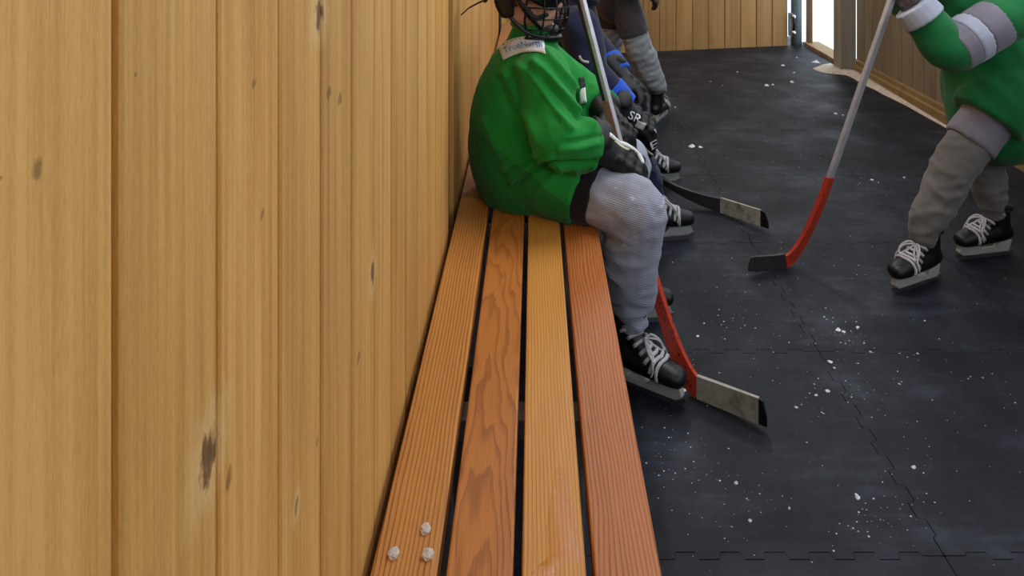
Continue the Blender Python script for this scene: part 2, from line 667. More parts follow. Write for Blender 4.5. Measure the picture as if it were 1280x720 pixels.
# added tube lamps, out of view, to light the players from overhead
t = NT('added_lamp_diffuser')
t.b.inputs['Base Color'].default_value = (1, 1, 1, 1)
t.b.inputs['Emission Color'].default_value = (0.97, 0.98, 1.0, 1)
t.b.inputs['Emission Strength'].default_value = 30
M['lamp'] = t.m
for ly, word in ((2.5, 'above the seated players'), (4.9, 'by the far wall')):
    lp = empty('added_ceiling_lamp', (0.70, ly, ZT))
    tag(lp, 'added long white tube lamp, out of view under the roof ' + word, 'lamp', 'added lamps under the roof')
    link('housing', box_me(-0.06, 0.06, -0.62, 0.62, -0.05, 0.0, 0.006), M['steel'], lp)
    link('diffuser', box_me(-0.05, 0.05, -0.60, 0.60, -0.075, -0.05, 0.01), M['lamp'], lp)

# gate latch on the edge of the far wall
lt = empty('gate_latch', B + V((0.015, -0.02, 0.12)))
tag(lt, 'small chrome latch with two rounded ends beside the far wall edge', 'latch')
for dz in (0.0, 0.14):
    bm = bmesh.new()
    ball(bm, (0.02, -0.02, dz), (0.022, 0.022, 0.024))
    o = link('knob', mesh_bm(bm, True), M['chrome'], lt)
o = link('rod', tube_me([(0.02, -0.02, 0.0), (0.028, -0.026, 0.07), (0.02, -0.02, 0.14)], 0.011), M['dark_metal'], lt)
o = link('mount_plate', box_me(-0.015, 0.02, -0.01, 0.02, -0.03, 0.17), M['steel'], lt)

# ------------------------------------------------------------------ benches
SX = [(-0.2194, -0.131), (-0.118, -0.0288), (-0.017, 0.0692), (0.080, 0.1704)]
SEAT = 0.451


def bench(y0, y1, mats, bars, label):
    root = empty('bench', ((SX[0][0] + SX[3][1]) / 2, (y0 + y1) / 2, 0))
    tag(root, label, 'bench', 'slatted wooden benches along the left wall')
    for i, (a, b) in enumerate(SX):
        o = link('slat', box_me(-(b - a) / 2, (b - a) / 2, -(y1 - y0) / 2, (y1 - y0) / 2, -0.038, 0.0, 0.0035, 3), mats[i % len(mats)])
        o.location = ((a + b) / 2, (y0 + y1) / 2, SEAT)
        child(o, root)
    for yb in bars:
        o = link('crossbar', box_me(SX[0][0] + .005, SX[3][1] - .012, yb - 0.025, yb + 0.025, SEAT - 0.078, SEAT - 0.038, 0.003), M['steel'])
        child(o, root)
        for xx in (SX[0][0] + 0.05, SX[3][1] - 0.10):
            o = link('leg', box_me(xx - 0.02, xx + 0.02, yb - 0.02, yb + 0.02, 0.0, SEAT - 0.078, 0.003), M['steel'])
            child(o, root)
    return root


bench(-0.55, 2.250, M['slat'], (-0.3, 1.39, 2.19), 'varnished orange-brown four-slat wooden bench in the foreground, nearest the camera')
bench(2.256, 5.2, M['slat_far'], (2.36, 3.7, 5.0), 'duller four-slat wooden bench beyond the joint, under the seated players')

# ------------------------------------------------------------------ ice on the bench, water, crumbs on the floor


def chunk(px, py, r, seed, label):
    d = F * (H - SEAT) / (py - CY)
    x = (px - CX) / F * d
    bm = bmesh.new()
    bmesh.ops.create_icosphere(bm, subdivisions=2, radius=1.0)
    for v in bm.verts:
        s = 1 + 0.35 * noise.noise(v.co * 1.6 + V((seed, seed * 2, 0)))
        v.co = V((v.co.x * s * r, v.co.y * s * r * 1.1, max(v.co.z * s * r * 0.6, -r * 0.3)))
    o = link('ice_chunk', mesh_bm(bm, False), M['ice_clear'])
    o.location = (x, d, SEAT + r * 0.3)
    tag(o, label, 'ice', 'ice chunks on the bench')


t = NT('melting_ice')
t.b.inputs['Base Color'].default_value = lin((250, 236, 226))
t.b.inputs['Roughness'].default_value = 0.28
t.b.inputs['Transmission Weight'].default_value = 0.35
t.b.inputs['IOR'].default_value = 1.31
t.bump(t.noise(t.obj(), 240, 3), 0.6, 0.004)
M['ice_clear'] = t.m
chunk(492, 694, 0.0085, 3, 'melting ice chunk closest to the wall on the first bench slat')
chunk(532, 663, 0.0078, 9, 'melting ice chunk farthest from the camera on the first bench slat')
chunk(535, 695, 0.0085, 15, 'melting ice chunk nearest the slat gap at the bottom of the first slat')

t = NT('clear_water')
tr = t.n('BsdfTransparent')
tr.inputs[0].default_value = (1.0, 0.92, 0.72, 1)
gl = t.n('BsdfGlossy')
gl.inputs['Roughness'].default_value = 0.12
fr = t.n('Fresnel')
fr.inputs['IOR'].default_value = 1.33
mx = t.n('MixShader')
bp = t.n('Bump')
bp.inputs['Strength'].default_value = 0.9
bp.inputs['Distance'].default_value = 0.006
t.set(bp.inputs['Height'], t.noise(t.pos(), 110, 4))
t.t.links.new(bp.outputs[0], gl.inputs['Normal'])
t.t.links.new(bp.outputs[0], fr.inputs['Normal'])
mx.inputs[0].default_value = 0.10
t.t.links.new(tr.outputs[0], mx.inputs[1])
t.t.links.new(gl.outputs[0], mx.inputs[2])
t.t.links.new(mx.outputs[0], t.t.nodes['Material Output'].inputs['Surface'])
M['water'] = t.m
bm = bmesh.new()
out = []
prof = [(692, 590), (702, 582), (712, 600), (716, 640), (724, 672), (730, 694), (720, 704), (706, 702), (692, 716), (670, 722), (664, 716), (676, 706), (686, 690), (682, 660), (688, 625)]
prof = spline(prof + [prof[0]], 4)[:-1]
ring0, ring1 = [], []
cx_, cy_ = 703, 670
for px, py in prof:
    d = F * (H - SEAT) / (py - CY)
    ring0.append(bm.verts.new(((px - CX) / F * d, d, SEAT + 0.0002)))
    qx, qy = px + (cx_ - px) * 0.18, py + (cy_ - py) * 0.12
    d = F * (H - SEAT) / (qy - CY)
    ring1.append(bm.verts.new(((qx - CX) / F * d, d, SEAT + 0.0016)))
n = len(prof)
for i in range(n):
    bm.faces.new((ring0[i], ring0[(i + 1) % n], ring1[(i + 1) % n], ring1[i]))
bm.faces.new(ring1)
bmesh.ops.recalc_face_normals(bm, faces=bm.faces)
if sum(f.normal.z for f in bm.faces) < 0:
    bmesh.ops.reverse_faces(bm, faces=bm.faces)
pud = bpy.data.meshes.new('puddle')
bm.to_mesh(pud)
bm.free()
pud.shade_smooth()
o = link('water_puddle', pud, M['water'])
tag(o, 'thin glinting puddle of meltwater on the third bench slat', 'puddle')


def crumb(bm, x, y, r, z=0.0):
    a = random.random() * 6.28
    vs = []
    k = 5
    for i in range(k):
        th = a + i * 2 * PI / k
        rr = r * random.uniform(0.6, 1.25)
        vs.append(bm.verts.new((x + rr * math.cos(th), y + rr * math.sin(th), z + 0.0003)))
    top = bm.verts.new((x + random.uniform(-.2, .2) * r, y, z + r * random.uniform(0.5, 0.9)))
    for i in range(k):
        bm.faces.new((vs[i], vs[(i + 1) % k], top))
    bm.faces.new(vs[::-1])


bm = bmesh.new()
for (px, py, r) in [(1037, 452, .0085), (1043, 460, .006), (1048, 412, .011), (1055, 415, .007), (1088, 440, .005), (1035, 489, .007), (1020, 494, .005), (995, 509, .005),
                    (1142, 584, .006), (920, 604, .007), (938, 651, .005), (1072, 622, .007), (1070, 618, .005), (1124, 480, .004), (1147, 442, .004), (1156, 401, .004),
                    (1072, 409, .006), (1080, 429, .004), (1030, 396, .004), (958, 107, .018), (966, 106, .012), (922, 90, .009), (888, 102, .008), (996, 72, .01), (993, 91, .01), (990, 103, .02),
                    (1044, 142, .014), (1054, 144, .008), (903, 107, .006), (844, 134, .006), (979, 82, .02), (1040, 86, .05), (1030, 90, .03), (1020, 78, .03), (865, 183, .02), (875, 184, .016),
                    (848, 430, .005), (872, 420, .005), (874, 497, .008), (868, 490, .006), (855, 488, .006), (880, 404, .003), (905, 402, .003), (944, 410, .003), (1090, 225, .009), (1098, 228, .005), (1130, 222, .007)]:
    q = floor_pt(px, py)
    crumb(bm, q.x, q.y, r)
clusters = [(1050, 420, 40, 22, 40), (1040, 500, 60, 40, 30), (1120, 640, 60, 30, 18), (970, 640, 90, 50, 34), (1100, 470, 120, 60, 40), (930, 400, 80, 40, 46), (880, 590, 60, 60, 40),
            (860, 470, 30, 40, 26), (980, 90, 60, 25, 60), (1000, 75, 25, 12, 40), (900, 130, 70, 50, 40), (950, 200, 90, 60, 40), (1150, 560, 120, 120, 40), (1000, 350, 120, 60, 60), (1080, 660, 40, 20, 16), (830, 560, 30, 80, 30), (1230, 440, 60, 60, 14),
            (1110, 225, 40, 8, 20)]
for (px, py, sx, sy, n) in clusters:
    for i in range(n):
        qx, qy = random.gauss(px, sx * 0.6), random.gauss(py, sy * 0.6)
        if qy < 64 or qx > 1400:
            continue
        q = floor_pt(qx, qy)
        if q.x > XR - 0.05 or q.y > 6.3 or q.x < -0.2:
            continue
        crumb(bm, q.x, q.y, random.choice([.0007, .0009, .0011, .0014, .0024]))
for i in range(420):
    x, y = random.uniform(-.2, 2.3), random.uniform(0.9, 6.0)
    crumb(bm, x, y, random.choice([.0008, .001, .0013, .0019]))
o = link('ice_crumbs', mesh_bm(bm, False), M['ice'])
tag(o, 'white crumbs of ice scattered over the black floor', 'ice crumbs', kind='stuff')

# low snow drift at the foot of the post
bm = bmesh.new()
rows = []
N = 34
for i in range(N + 1):
    u = i / N
    y = 5.80 - u * 1.75
    wdt = (0.10 * (1 - u) ** 2.2 + 0.010) * (0.75 + 0.5 * noise.noise(V((u * 9, 1.3, 0))) + 0.25)
    hgt = 0.035 * (1 - u) + 0.006
    x0 = 2.27 - 0.0 if y > 5.60 else XR - 0.034
    if y > 5.60:
        x0 = 2.262
    rows.append([bm.verts.new((x0, y, 0.0005)), bm.verts.new((x0, y, hgt)), bm.verts.new((x0 - wdt * .45, y + .01 * noise.noise(V((u * 30, 0, 0))), hgt * .75)), bm.verts.new((x0 - wdt, y, 0.0005))])
for i in range(N):
    for k in range(3):
        bm.faces.new((rows[i][k], rows[i][k + 1], rows[i + 1][k + 1], rows[i + 1][k]))
bm.faces.new(rows[0])
bm.faces.new(rows[-1][::-1])
o = link('snow_drift', mesh_bm(bm, True), M['dirty_snow'])
tag(o, 'narrow ridge of dirty snow at the foot of the grey post', 'snow', kind='stuff')

# ------------------------------------------------------------------ people: materials
def fabric(name, col, rough=0.85, rib=None, ribdir=(0, 0, 1), ribamt=0.25, var=0.10, mesh=0.25, dirt=None):
    t = NT(name)
    p = t.pos()
    nz = t.noise(p, 9, 4)
    f = t.ramp(nz, [(0.3, g(1 - var)), (0.7, g(1 + var))])
    c = t.mix(1.0, lin(col), f, 'MULTIPLY')
    hgt = t.noise(p, 700, 2)
    if rib:
        dp = t.n('VectorMath', operation='DOT_PRODUCT')
        t.set(dp.inputs[0], p)
        dp.inputs[1].default_value = ribdir
        s = t.math('SINE', t.math('ADD', t.math('MULTIPLY', dp.outputs['Value'], rib), t.math('MULTIPLY', nz, 8.0)))
        s01 = t.math('ADD', t.math('MULTIPLY', s, 0.5), 0.5)
        c = t.mix(t.math('MULTIPLY', s01, ribamt), c, tuple(x * 0.45 for x in lin(col)[:3]) + (1,))
        hgt = t.math('ADD', hgt, s01)
    if dirt:
        sp = t.ramp(t.noise(t.mapping(p, (1, 1, 2.0)), 26, 4, 0.6), [(0.64, g(0)), (0.70, g(1))])
        c = t.mix(t.math('MULTIPLY', sp, 0.6), c, lin(dirt))
    t.set(t.b.inputs['Base Color'], c)
    t.b.inputs['Roughness'].default_value = rough
    t.b.inputs['Specular IOR Level'].default_value = 0.2
    t.b.inputs['Sheen Weight'].default_value = 0.15
    t.bump(hgt, mesh, 0.002)
    return t.m


t = NT('skin')
nz = t.noise(t.pos(), 40, 4)
t.set(t.b.inputs['Base Color'], t.ramp(nz, [(0.3, lin((206, 146, 122))), (0.7, lin((222, 170, 146)))]))
t.b.inputs['Roughness'].default_value = 0.5
t.b.inputs['Subsurface Weight'].default_value = 0.1
t.b.inputs['Subsurface Radius'].default_value = (0.01, 0.004, 0.002)
M['skin'] = t.m
M['lips'] = plain('lips', (196, 92, 92), 0.45, var=0.05)
M['eye'] = plain('eye_white', (235, 232, 228), 0.25, var=0.02)
M['iris'] = plain('iris_brown', (60, 40, 26), 0.2)
M['hair'] = plain('brown_hair', (92, 62, 38), 0.6, var=0.3, scale=120)
M['black'] = plain('black_nylon', (11, 11, 13), 0.55, var=0.2, bump=0.3, bscale=400)
M['shell'] = plain('black_helmet_plastic', (14, 14, 16), 0.32, var=0.05)
M['wire'] = plain('black_cage_wire', (16, 16, 18), 0.35, 0.3)
M['cup'] = plain('grey_chin_cup', (70, 72, 78), 0.4)
M['leather'] = plain('black_boot_leather', (10, 10, 12), 0.45, var=0.25, scale=20, bump=0.2, bscale=160)
M['lace'] = plain('grey_white_laces', (196, 194, 200), 0.8, var=0.15, scale=160, bump=0.5, bscale=900)
M['holder'] = plain('grey_white_holder_plastic', (176, 176, 172), 0.45, var=0.1)
M['blade'] = plain('skate_steel', (150, 156, 165), 0.28, 0.9)
M['white'] = plain('white_trim', (226, 226, 228), 0.6, var=0.05)
M['cream'] = plain('cream_trim', (222, 212, 182), 0.6, var=0.05)
M['blue_text'] = plain('blue_print', (70, 130, 190), 0.7)
M['red_text'] = plain('faded_red_print', (196, 120, 120), 0.7)
M['patch'] = plain('white_patch_cloth', (222, 224, 232), 0.8, var=0.04)
M['blue'] = fabric('royal_blue_cloth', (34, 84, 200))
M['tape'] = None
t = NT('taped_blade')
p = t.obj()
c = t.ramp(t.noise(p, 34, 5, 0.65), [(0.30, lin((112, 106, 94))), (0.48, lin((164, 160, 146))), (0.7, lin((188, 185, 172)))])
t.set(t.b.inputs['Base Color'], c)
t.b.inputs['Roughness'].default_value = 0.8
t.bump(t.noise(p, 300, 2), 0.3, 0.002)
M['tape'] = t.m
t = NT('red_stick_paint')
p = t.obj()
chip = t.ramp(t.noise(t.mapping(p, (1, 1, 0.5)), 75, 4, 0.6), [(0.60, g(0)), (0.64, g(1))])
t.set(t.b.inputs['Base Color'], t.mix(chip, lin((198, 66, 44)), lin((30, 24, 24))))
t.b.inputs['Roughness'].default_value = 0.4
M['stick_red'] = t.m
M['stick_silver'] = plain('silver_shaft', (196, 196, 206), 0.35, 0.25, var=0.1)
M['stick_dark'] = plain('dark_shaft', (50, 46, 46), 0.5)
M['stick_copper'] = plain('scuffed_copper_shaft', (170, 118, 98), 0.5, var=0.3, scale=90)


# ------------------------------------------------------------------ people: parts
def frame(fwd, up):
    f = V(fwd).normalized()
    u = V(up)
    u = (u - f * u.dot(f)).normalized()
    l = u.cross(f)
    return Matrix((f, l, u)).transposed()       # columns x=forward, y=left, z=up


def place(me, R3, loc):
    me.transform(Matrix.Translation(loc) @ R3.to_4x4())
    return me


def part(name, me, mat, parent, label=None):
    o = link(name, me, mat)
    child(o, parent)
    if label:
        o['label'] = label
    return o


def make_skate(root, ankle_xy, yaw, sc=0.9, laces=True, sgn=1):
    R3 = Matrix.Rotation(yaw, 3, 'Z') @ Matrix.Diagonal((sc, sc, sc))
    loc = V((ankle_xy[0], ankle_xy[1], 0))
    bm = bmesh.new()
    limb(bm, [((-.062, 0, .100), .034), ((-.02, 0, .100), .040, .040), ((.05, 0, .096), .043, .040), ((.11, 0, .088), .043, .034), ((.150, 0, .082), .037, .028)], side=(0, 1, 0))
    limb(bm, [((-.030, 0, .10), .042, .050), ((-.030, 0, .16), .039, .047), ((-.022, 0, .215), .047, .054)], side=(0, 1, 0), flat1=True)
    limb(bm, [((.045, 0, .12), .030, .026), ((.005, 0, .165), .034, .026), ((-.005, 0, .205), .034, .026)], side=(0, 1, 0))
    bt = fuse(bm, 0.006, 3, name='skate_boot')
    for v in bt.vertices:
        if v.co.z < 0.060:
            v.co.z = 0.060
    tree = bvh_of(bt)
    boot = part('skate', place(bt, R3, loc), M['leather'], root)
    # padded collar
    bm = bmesh.new()
    pts = [(-.022 + .052 * math.cos(a), .045 * math.sin(a), .216 + .012 * math.cos(a)) for a in [2 * PI * i / 20 for i in range(20)]]
    tube_bm(bm, pts, 0.012, 8, True)
    part('collar', place(mesh_bm(bm, True), R3, loc), M['black'], boot)
    bm = bmesh.new()
    limb(bm, [((.012, 0, .18), .030, .010), ((.028, 0, .215), .034, .010), ((.038, 0, .232), .028, .008)], side=(0, 1, 0))
    part('tongue', place(fuse(bm, 0.005, 2), R3, loc), M['black'], boot)
    # white holder and steel blade
    hp = [(-.085, .064), (-.078, .040), (-.070, .020), (.148, .020), (.166, .034), (.158, .062), (.078, .064), (.056, .038), (-.012, .038), (-.030, .064)]
    part('blade_holder', place(prism_me(hp, -.012, .012, 'y', .002), R3, loc), M['holder'], boot)
    bp = [(-.098, .022), (-.100, .010), (-.085, .002), (-.03, .0), (.13, .0), (.165, .006), (.178, .020), (.176, .028), (.15, .022)]
    part('blade', place(prism_me(bp, -.0026, .0026, 'y'), R3, loc), M['blade'], boot)
    if laces:
        bm = bmesh.new()
        for k in range(8):
            u = k / 7
            c = V((.112, 0, .070)).lerp(V((-.035, 0, .190)), u)
            ph = u * 1.15
            up = V((math.sin(ph), 0, math.cos(ph)))
            skew = V((math.cos(ph), 0, -math.sin(ph)))
            pts = []
            for j in range(13):
                th = math.radians(-84 + 168 * j / 12)
                dv = math.cos(th) * up + math.sin(th) * V((0, 1, 0)) - skew * 0.30 * abs(math.sin(th))
                dv.normalize()
                h = tree.ray_cast(c + dv * 0.2, -dv)
                if h[0] is not None:
                    pts.append(h[0] + dv * 0.003)
            if len(pts) > 3:
                tube_bm(bm, pts, 0.0058, 6)
        # bow loops
        for s in (-1, 1):
            b0 = V((.042, 0, .163))
            loop = [b0, b0 + V((.012, s * .022, .004)), b0 + V((.032, s * .040, -.016)), b0 + V((.046, s * .036, -.040)), b0 + V((.032, s * .018, -.026)), b0]
            tube_bm(bm, [V(q) for q in spline([tuple(q) for q in loop], 4)], 0.0038, 6)
            tl = [b0, b0 + V((.03, s * .03, -.01)), b0 + V((.05, s * .048, -.05)), b0 + V((.045, s * .052, -.075))]
            tube_bm(bm, [V(q) for q in spline([tuple(q) for q in tl], 4)], 0.003, 6)
        part('laces', place(mesh_bm(bm, True), R3, loc), M['lace'], boot, 'grey white laces')
    return boot


def make_glove(root, wrist, fwd, back, right=True, sc=1.0, curl=(0.5, 0.7, 0.6), mat=None, spread=0.05, thumb_in=0.0):
    s = 1 if right else -1
    bm = bmesh.new()
    Y = V((0, 1, 0))
    limb(bm, [((-.105, 0, .004), .060, .050), ((-.06, 0, .002), .054, .044), ((-.01, 0, 0), .044, .034)], side=Y, flat0=True)
    limb(bm, [((-.01, 0, 0), .042, .032), ((.04, 0, .002), .047, .029), ((.080, 0, 0), .045, .024)], side=Y)
    for x in (.005, .036, .066):
        for yy in (-.024, .0, .024):
            ball(bm, (x, yy, .026), (.0135, .0125, .012), seg=10)
    ball(bm, (-.07, 0, .04), (.03, .045, .02))
    fl = (.82, 1.0, 1.06, .97)
    for i, yy in enumerate((-.034, -.0115, .0115, .034)):
        a = 0.0
        pnt = V((.078, yy, -.002))
        yaw = (yy / .034) * spread
        pts = [(pnt.copy(), .0145)]
        for j, ln in enumerate((.038, .030, .024)):
            a += curl[j]
            pnt = pnt + V((math.cos(a) * math.cos(yaw), math.sin(yaw), -math.sin(a))) * ln * fl[i]
            pts.append((pnt.copy(), (.0140, .0132, .0115)[j]))
            mid = (pts[-1][0] + pts[-2][0]) / 2
            ball(bm, mid + V((math.sin(a), 0, math.cos(a))) * .006, (.0125, .0118, .0115), seg=10)
        limb(bm, pts, n=12, per=4)
    limb(bm, [((.005, s * .034, -.010), .020), ((.040, s * .060, -.022), .0175), ((.070, s * (.066 - thumb_in), -.036 - thumb_in * .5), .016), ((.090, s * (.058 - thumb_in * 1.6), -.046 - thumb_in), .0135)], n=12)
    me = fuse(bm, 0.0048, 2, name='glove')
    R3 = frame(fwd, back) @ Matrix.Diagonal((sc, sc, sc))
    return part('glove', place(me, R3, V(wrist)), mat or M['black'], root)


def make_head(bm, c, R3, sc):
    def b(p, r):
        ball(bm, V(c) + R3 @ (V(p) * sc), tuple(q * sc for q in r), R3, 18)
    b((-.012, 0, .030), (.094, .075, .086))
    b((.022, 0, -.030), (.066, .060, .062))
    b((.040, 0, -.070), (.045, .042, .040))
    b((.066, 0, -.092), (.020, .024, .018))
    for s in (-1, 1):
        b((.050, s * .036, -.028), (.030, .026, .028))
        b((-.006, s * .076, -.006), (.020, .009, .030))
        b((.066, s * .032, .030), (.018, .024, .010))
        b((.0, s * .045, -.060), (.045, .020, .030))
        b((.094, s * .011, -.036), (.009, .008, .007))
    b((.092, 0, -.012), (.010, .010, .022))
    b((.102, 0, -.030), (.012, .010, .010))
    b((.082, 0, -.058), (.014, .024, .014))


def make_person(name, label, J):
    """J: joints and garment settings in world coordinates"""
    base = V((J['pelvis'].x, J['pelvis'].y, 0))
    root = empty(name, base)
    tag(root, label, 'person', J.get('group'))
    yaw = J['yaw']
    left = V((-math.sin(yaw), math.cos(yaw), 0))
    fw = V((math.cos(yaw), math.sin(yaw), 0))
    pel, wst, chs, nek = J['pelvis'], J['waist'], J['chest'], J['neck']
    hd = J['head']
    HR = frame(*J['head_dir'])
    hs = J.get('head_scale', 0.93)
    # continuous body under the clothes
    bm = bmesh.new()
    limb(bm, [(pel, .125, .085), (wst, .110, .075), (chs, .125, .085)], side=left)
    limb(bm, [(chs + V((0, 0, .02)), .07, .06), (nek, .047), (hd - HR @ V((.01, 0, .05)), .046)], side=left)
    for s in 'RL':
        sh, el, wr = J['sh' + s], J['el' + s], J['wr' + s]
        limb(bm, [(chs + V((0, 0, .02)), .05), (sh, .045), (el, .036), (wr, .026), (wr + (wr - el).normalized() * .05, .020, .014)])
        limb(bm, [(pel.lerp(J['hip' + s], .6), .07), (J['hip' + s], .075), (J['kn' + s], .052), (J['kn' + s].lerp(J['an' + s], .35), .050), (J['an' + s], .030), (J['an' + s] - V((0, 0, .03)), .022)])
    make_head(bm, hd, HR, hs)
    body = part('body', fuse(bm, 0.0075, 2, name='body'), M['skin'], root)
    for s in (-1, 1):
        bm = bmesh.new()
        ball(bm, hd + HR @ (V((.074, s * .031, .008)) * hs), .0125 * hs)
        e = part('eye', mesh_bm(bm, True), M['eye'], body)
        bm = bmesh.new()
        ball(bm, hd + HR @ (V((.0845, s * .031, .008)) * hs), tuple(q * hs for q in (.003, .0055, .0055)), HR)
        part('iris', mesh_bm(bm, True), M['iris'], body)
    bm = bmesh.new()
    for dz, rz in ((-.0535, .0042), (-.0615, .0050)):
        ball(bm, hd + HR @ (V((.0945, 0, dz)) * hs), (.006 * hs, .019 * hs, rz * hs), HR)
    part('lips', fuse(bm, 0.0022, 2), M['lips'], body)
    bm = bmesh.new()
    ball(bm, hd + HR @ (V((-.022, 0, .026)) * hs), tuple(q * hs for q in (.096, .081, .084)), HR, 20)
    ball(bm, hd + HR @ (V((-.055, 0, -.030)) * hs), tuple(q * hs for q in (.048, .060, .045)), HR, 16)
    part('hair', fuse(bm, 0.008, 2), M['hair'], body)
    # trousers
    c = J['col']
    bm = bmesh.new()
    ps = J.get('pants_scale', 1.0)
    limb(bm, [(pel + V((0, 0, -.02)), .165 * ps, .115 * ps), (wst, .145 * ps, .105 * ps)], side=left)
    for s in 'RL':
        hp, kn = J['hip' + s], J['kn' + s]
        limb(bm, [(pel.lerp(hp, .7), .09 * ps), (hp, .094 * ps), (hp.lerp(kn, J.get('pants_len', .72)), .090 * ps)], flat1=True)
    foldp = lambda co, n: 0.004 * noise.noise(co * 22)
    tm_ = fuse(bm, 0.009, 2, foldp)
    if J.get('seat'):
        for v in tm_.vertices:
            if v.co.z < J['seat'] + .001 and v.co.x < 0.19:
                v.co.z = J['seat'] + .001
    part('trousers', tm_, c['pants'], root)
    # socks over shin pads
    for s in 'RL':
        hp, kn, an = J['hip' + s], J['kn' + s], J['an' + s]
        k_ = J.get('sock_scale', 1.0)
        bm = bmesh.new()
        sh_ = V(kn) + (kn - hp).normalized() * .012
        limb(bm, [(hp.lerp(kn, .62), .080 * k_), (hp.lerp(kn, .85), .084 * k_), (sh_, .083 * k_), (kn.lerp(an, .22) + fw * .006, .080 * k_), (kn.lerp(an, .55) - fw * .004, .072 * k_), (kn.lerp(an, .80), .064 * k_), (kn.lerp(an, .93), .057 * k_), (an - V((0, 0, .025)), .040)], per=6)
        ax = (an - kn).normalized()
        def fs(co, n, ax=ax, kn=kn):
            h = (co - kn).dot(ax)
            sg = noise.noise(V((co.x * 11 + co.z * 6, co.y * 9, co.z * 22 - co.x * 5)))
            return 0.008 * (1 - 2.2 * abs(sg)) * (0.35 + max(0.0, h) * 2.4) + .003 * noise.noise(co * 40)
        part('sock', fuse(bm, 0.0065, 3, fs), c['sock'], root)
        make_skate(root, an.xy, J['foot' + s], J.get('skate_scale', .9))
    # jersey
    bm = bmesh.new()
    limb(bm, [(V(q[0]), q[1], q[2]) for q in J['torso']], side=left, n=26)
    a = J.get('arm_r', (.085, .078, .070, .062))
    for s in 'RL':
        sh, el, wr = J['sh' + s], J['el' + s], J['wr' + s]
        wend = wr - (wr - el).normalized() * J.get('cuff_gap', .035)
        limb(bm, [(chs.lerp(sh, .5), a[0] * .95), (sh, a[0]), (sh.lerp(el, .55), a[1]), (el, a[2] * 1.04), (el.lerp(wend, .5), a[2]), (wend, a[3])], flat1=True)
    for s in 'RL':
        jl = J.get('hem', 0.42)
        if jl:
            hp, kn = J['hip' + s], J['kn' + s]
            r = J.get('hem_r', .104)
            limb(bm, [(pel.lerp(hp, .6), r), (hp, r * 1.02), (hp.lerp(kn, jl), r * .99)], flat1=True)
    if 'extra' in J:
        J['extra'](bm)
    jersey_me = fuse(bm, J.get('vox', 0.0085), J.get('jersey_smooth', 5), J.get('fold'), name='jersey')
    if J.get('seat'):
        for v in jersey_me.vertices:
            if v.co.z < J['seat'] + .002 and v.co.x < 0.19:
                v.co.z = J['seat'] + .002
    jersey = part('jersey', jersey_me, c['jersey'], root)
    if c.get('collar'):
        bm = bmesh.new()
        r = J.get('collar_r', .066)
        ctr = J.get('collar_c', nek)
        pts = [ctr + left * (r * math.cos(q)) + fw * (r * 1.0 * math.sin(q)) + V((0, 0, -.022 * math.sin(q))) for q in [2 * PI * i / 22 for i in range(22)]]
        tube_bm(bm, pts, .011, 8, True)
        part('collar', mesh_bm(bm, True), c['collar'], jersey)
    if c.get('cuff'):
        for s in 'RL':
            el, wr = J['el' + s], J['wr' + s]
            dv = (wr - el).normalized()
            e1 = wr - dv * J.get('cuff_gap', .035)
            bm = bmesh.new()
            limb(bm, [(e1 - dv * J.get('cuff_len', .05), a[3] * 1.24), (e1 + dv * .010, a[3] * 1.13)], flat0=True, flat1=True)
            part('cuff', fuse(bm, .006, 1), c['cuff'], jersey)
    # gloves
    gl = {}
    for s in 'RL':
        q = J['glove' + s]
        gl[s] = make_glove(root, q[0], q[1], q[2], s == 'R', J.get('glove_scale', .9), q[3] if len(q) > 3 else (.5, .7, .6), c.get('glove'))
    # helmet
    hr = hd + HR @ V((-.012 * hs, 0, .036 * hs))
    bm = bmesh.new()
    bmesh.ops.create_uvsphere(bm, u_segments=32, v_segments=20, radius=1, matrix=Matrix.Diagonal((.124, .104, .112, 1)))
    bmesh.ops.bisect_plane(bm, geom=list(bm.verts) + list(bm.edges) + list(bm.faces), plane_co=(0, 0, -.020), plane_no=(-.50, 0, -.86), clear_outer=True)
    for v in bm.verts:
        rdg = math.sin(v.co.y * 95) * .0035 if v.co.z > 0 else 0
        v.co += v.co.normalized() * rdg
    sol = bmesh.ops.solidify(bm, geom=list(bm.faces), thickness=-0.010)
    me = mesh_bm(bm, True)
    HS = HR @ Matrix.Diagonal((hs, hs, hs))
    hel = part('helmet', place(me, HS, hr), c.get('helmet', M['shell']), root)
    # ear guard + back guard
    bm = bmesh.new()
    for s in (-1, 1):
        limb(bm, [((-.045, s * .094, -.010), .010, .034), ((-.04, s * .095, -.060), .009, .032), ((-.030, s * .086, -.098), .008, .022)], side=(0, 1, 0))
    limb(bm, [((-.106, -.06, -.040), .030, .010), ((-.122, 0, -.046), .032, .010), ((-.106, .06, -.040), .030, .010)], side=(0, 0, 1))
    part('side_guard', place(fuse(bm, .006, 2), HS, hr), M['shell'], hel)
    # wire cage
    bm = bmesh.new()
    cc = V((.030, 0, -.078))
    RX, RY, RZ = .112, .094, .118
    def cg(th, z):
        kk = math.sqrt(max(0.05, 1 - (z / RZ) ** 2))
        return cc + V((RX * kk * math.cos(th), RY * kk * math.sin(th), z))
    for z in (.075, .045, .012, -.022, -.056):
        tube_bm(bm, [cg(math.radians(q), z) for q in range(-88, 89, 8)], .0027, 6)
    for th in (-64, -42, -21, 0, 21, 42, 64):
        tube_bm(bm, [cg(math.radians(th), z * .001) for z in range(-84, 84, 8)], .0027, 6)
    rim = [cg(math.radians(q), -.084) for q in range(-96, 97, 8)]
    tube_bm(bm, rim, .0045, 6)
    for s in (-1, 1):
        tube_bm(bm, [cg(math.radians(88 * s), .08), cg(math.radians(92 * s), .03), cg(math.radians(94 * s), -.03), cg(math.radians(90 * s), -.084)], .0042, 6)
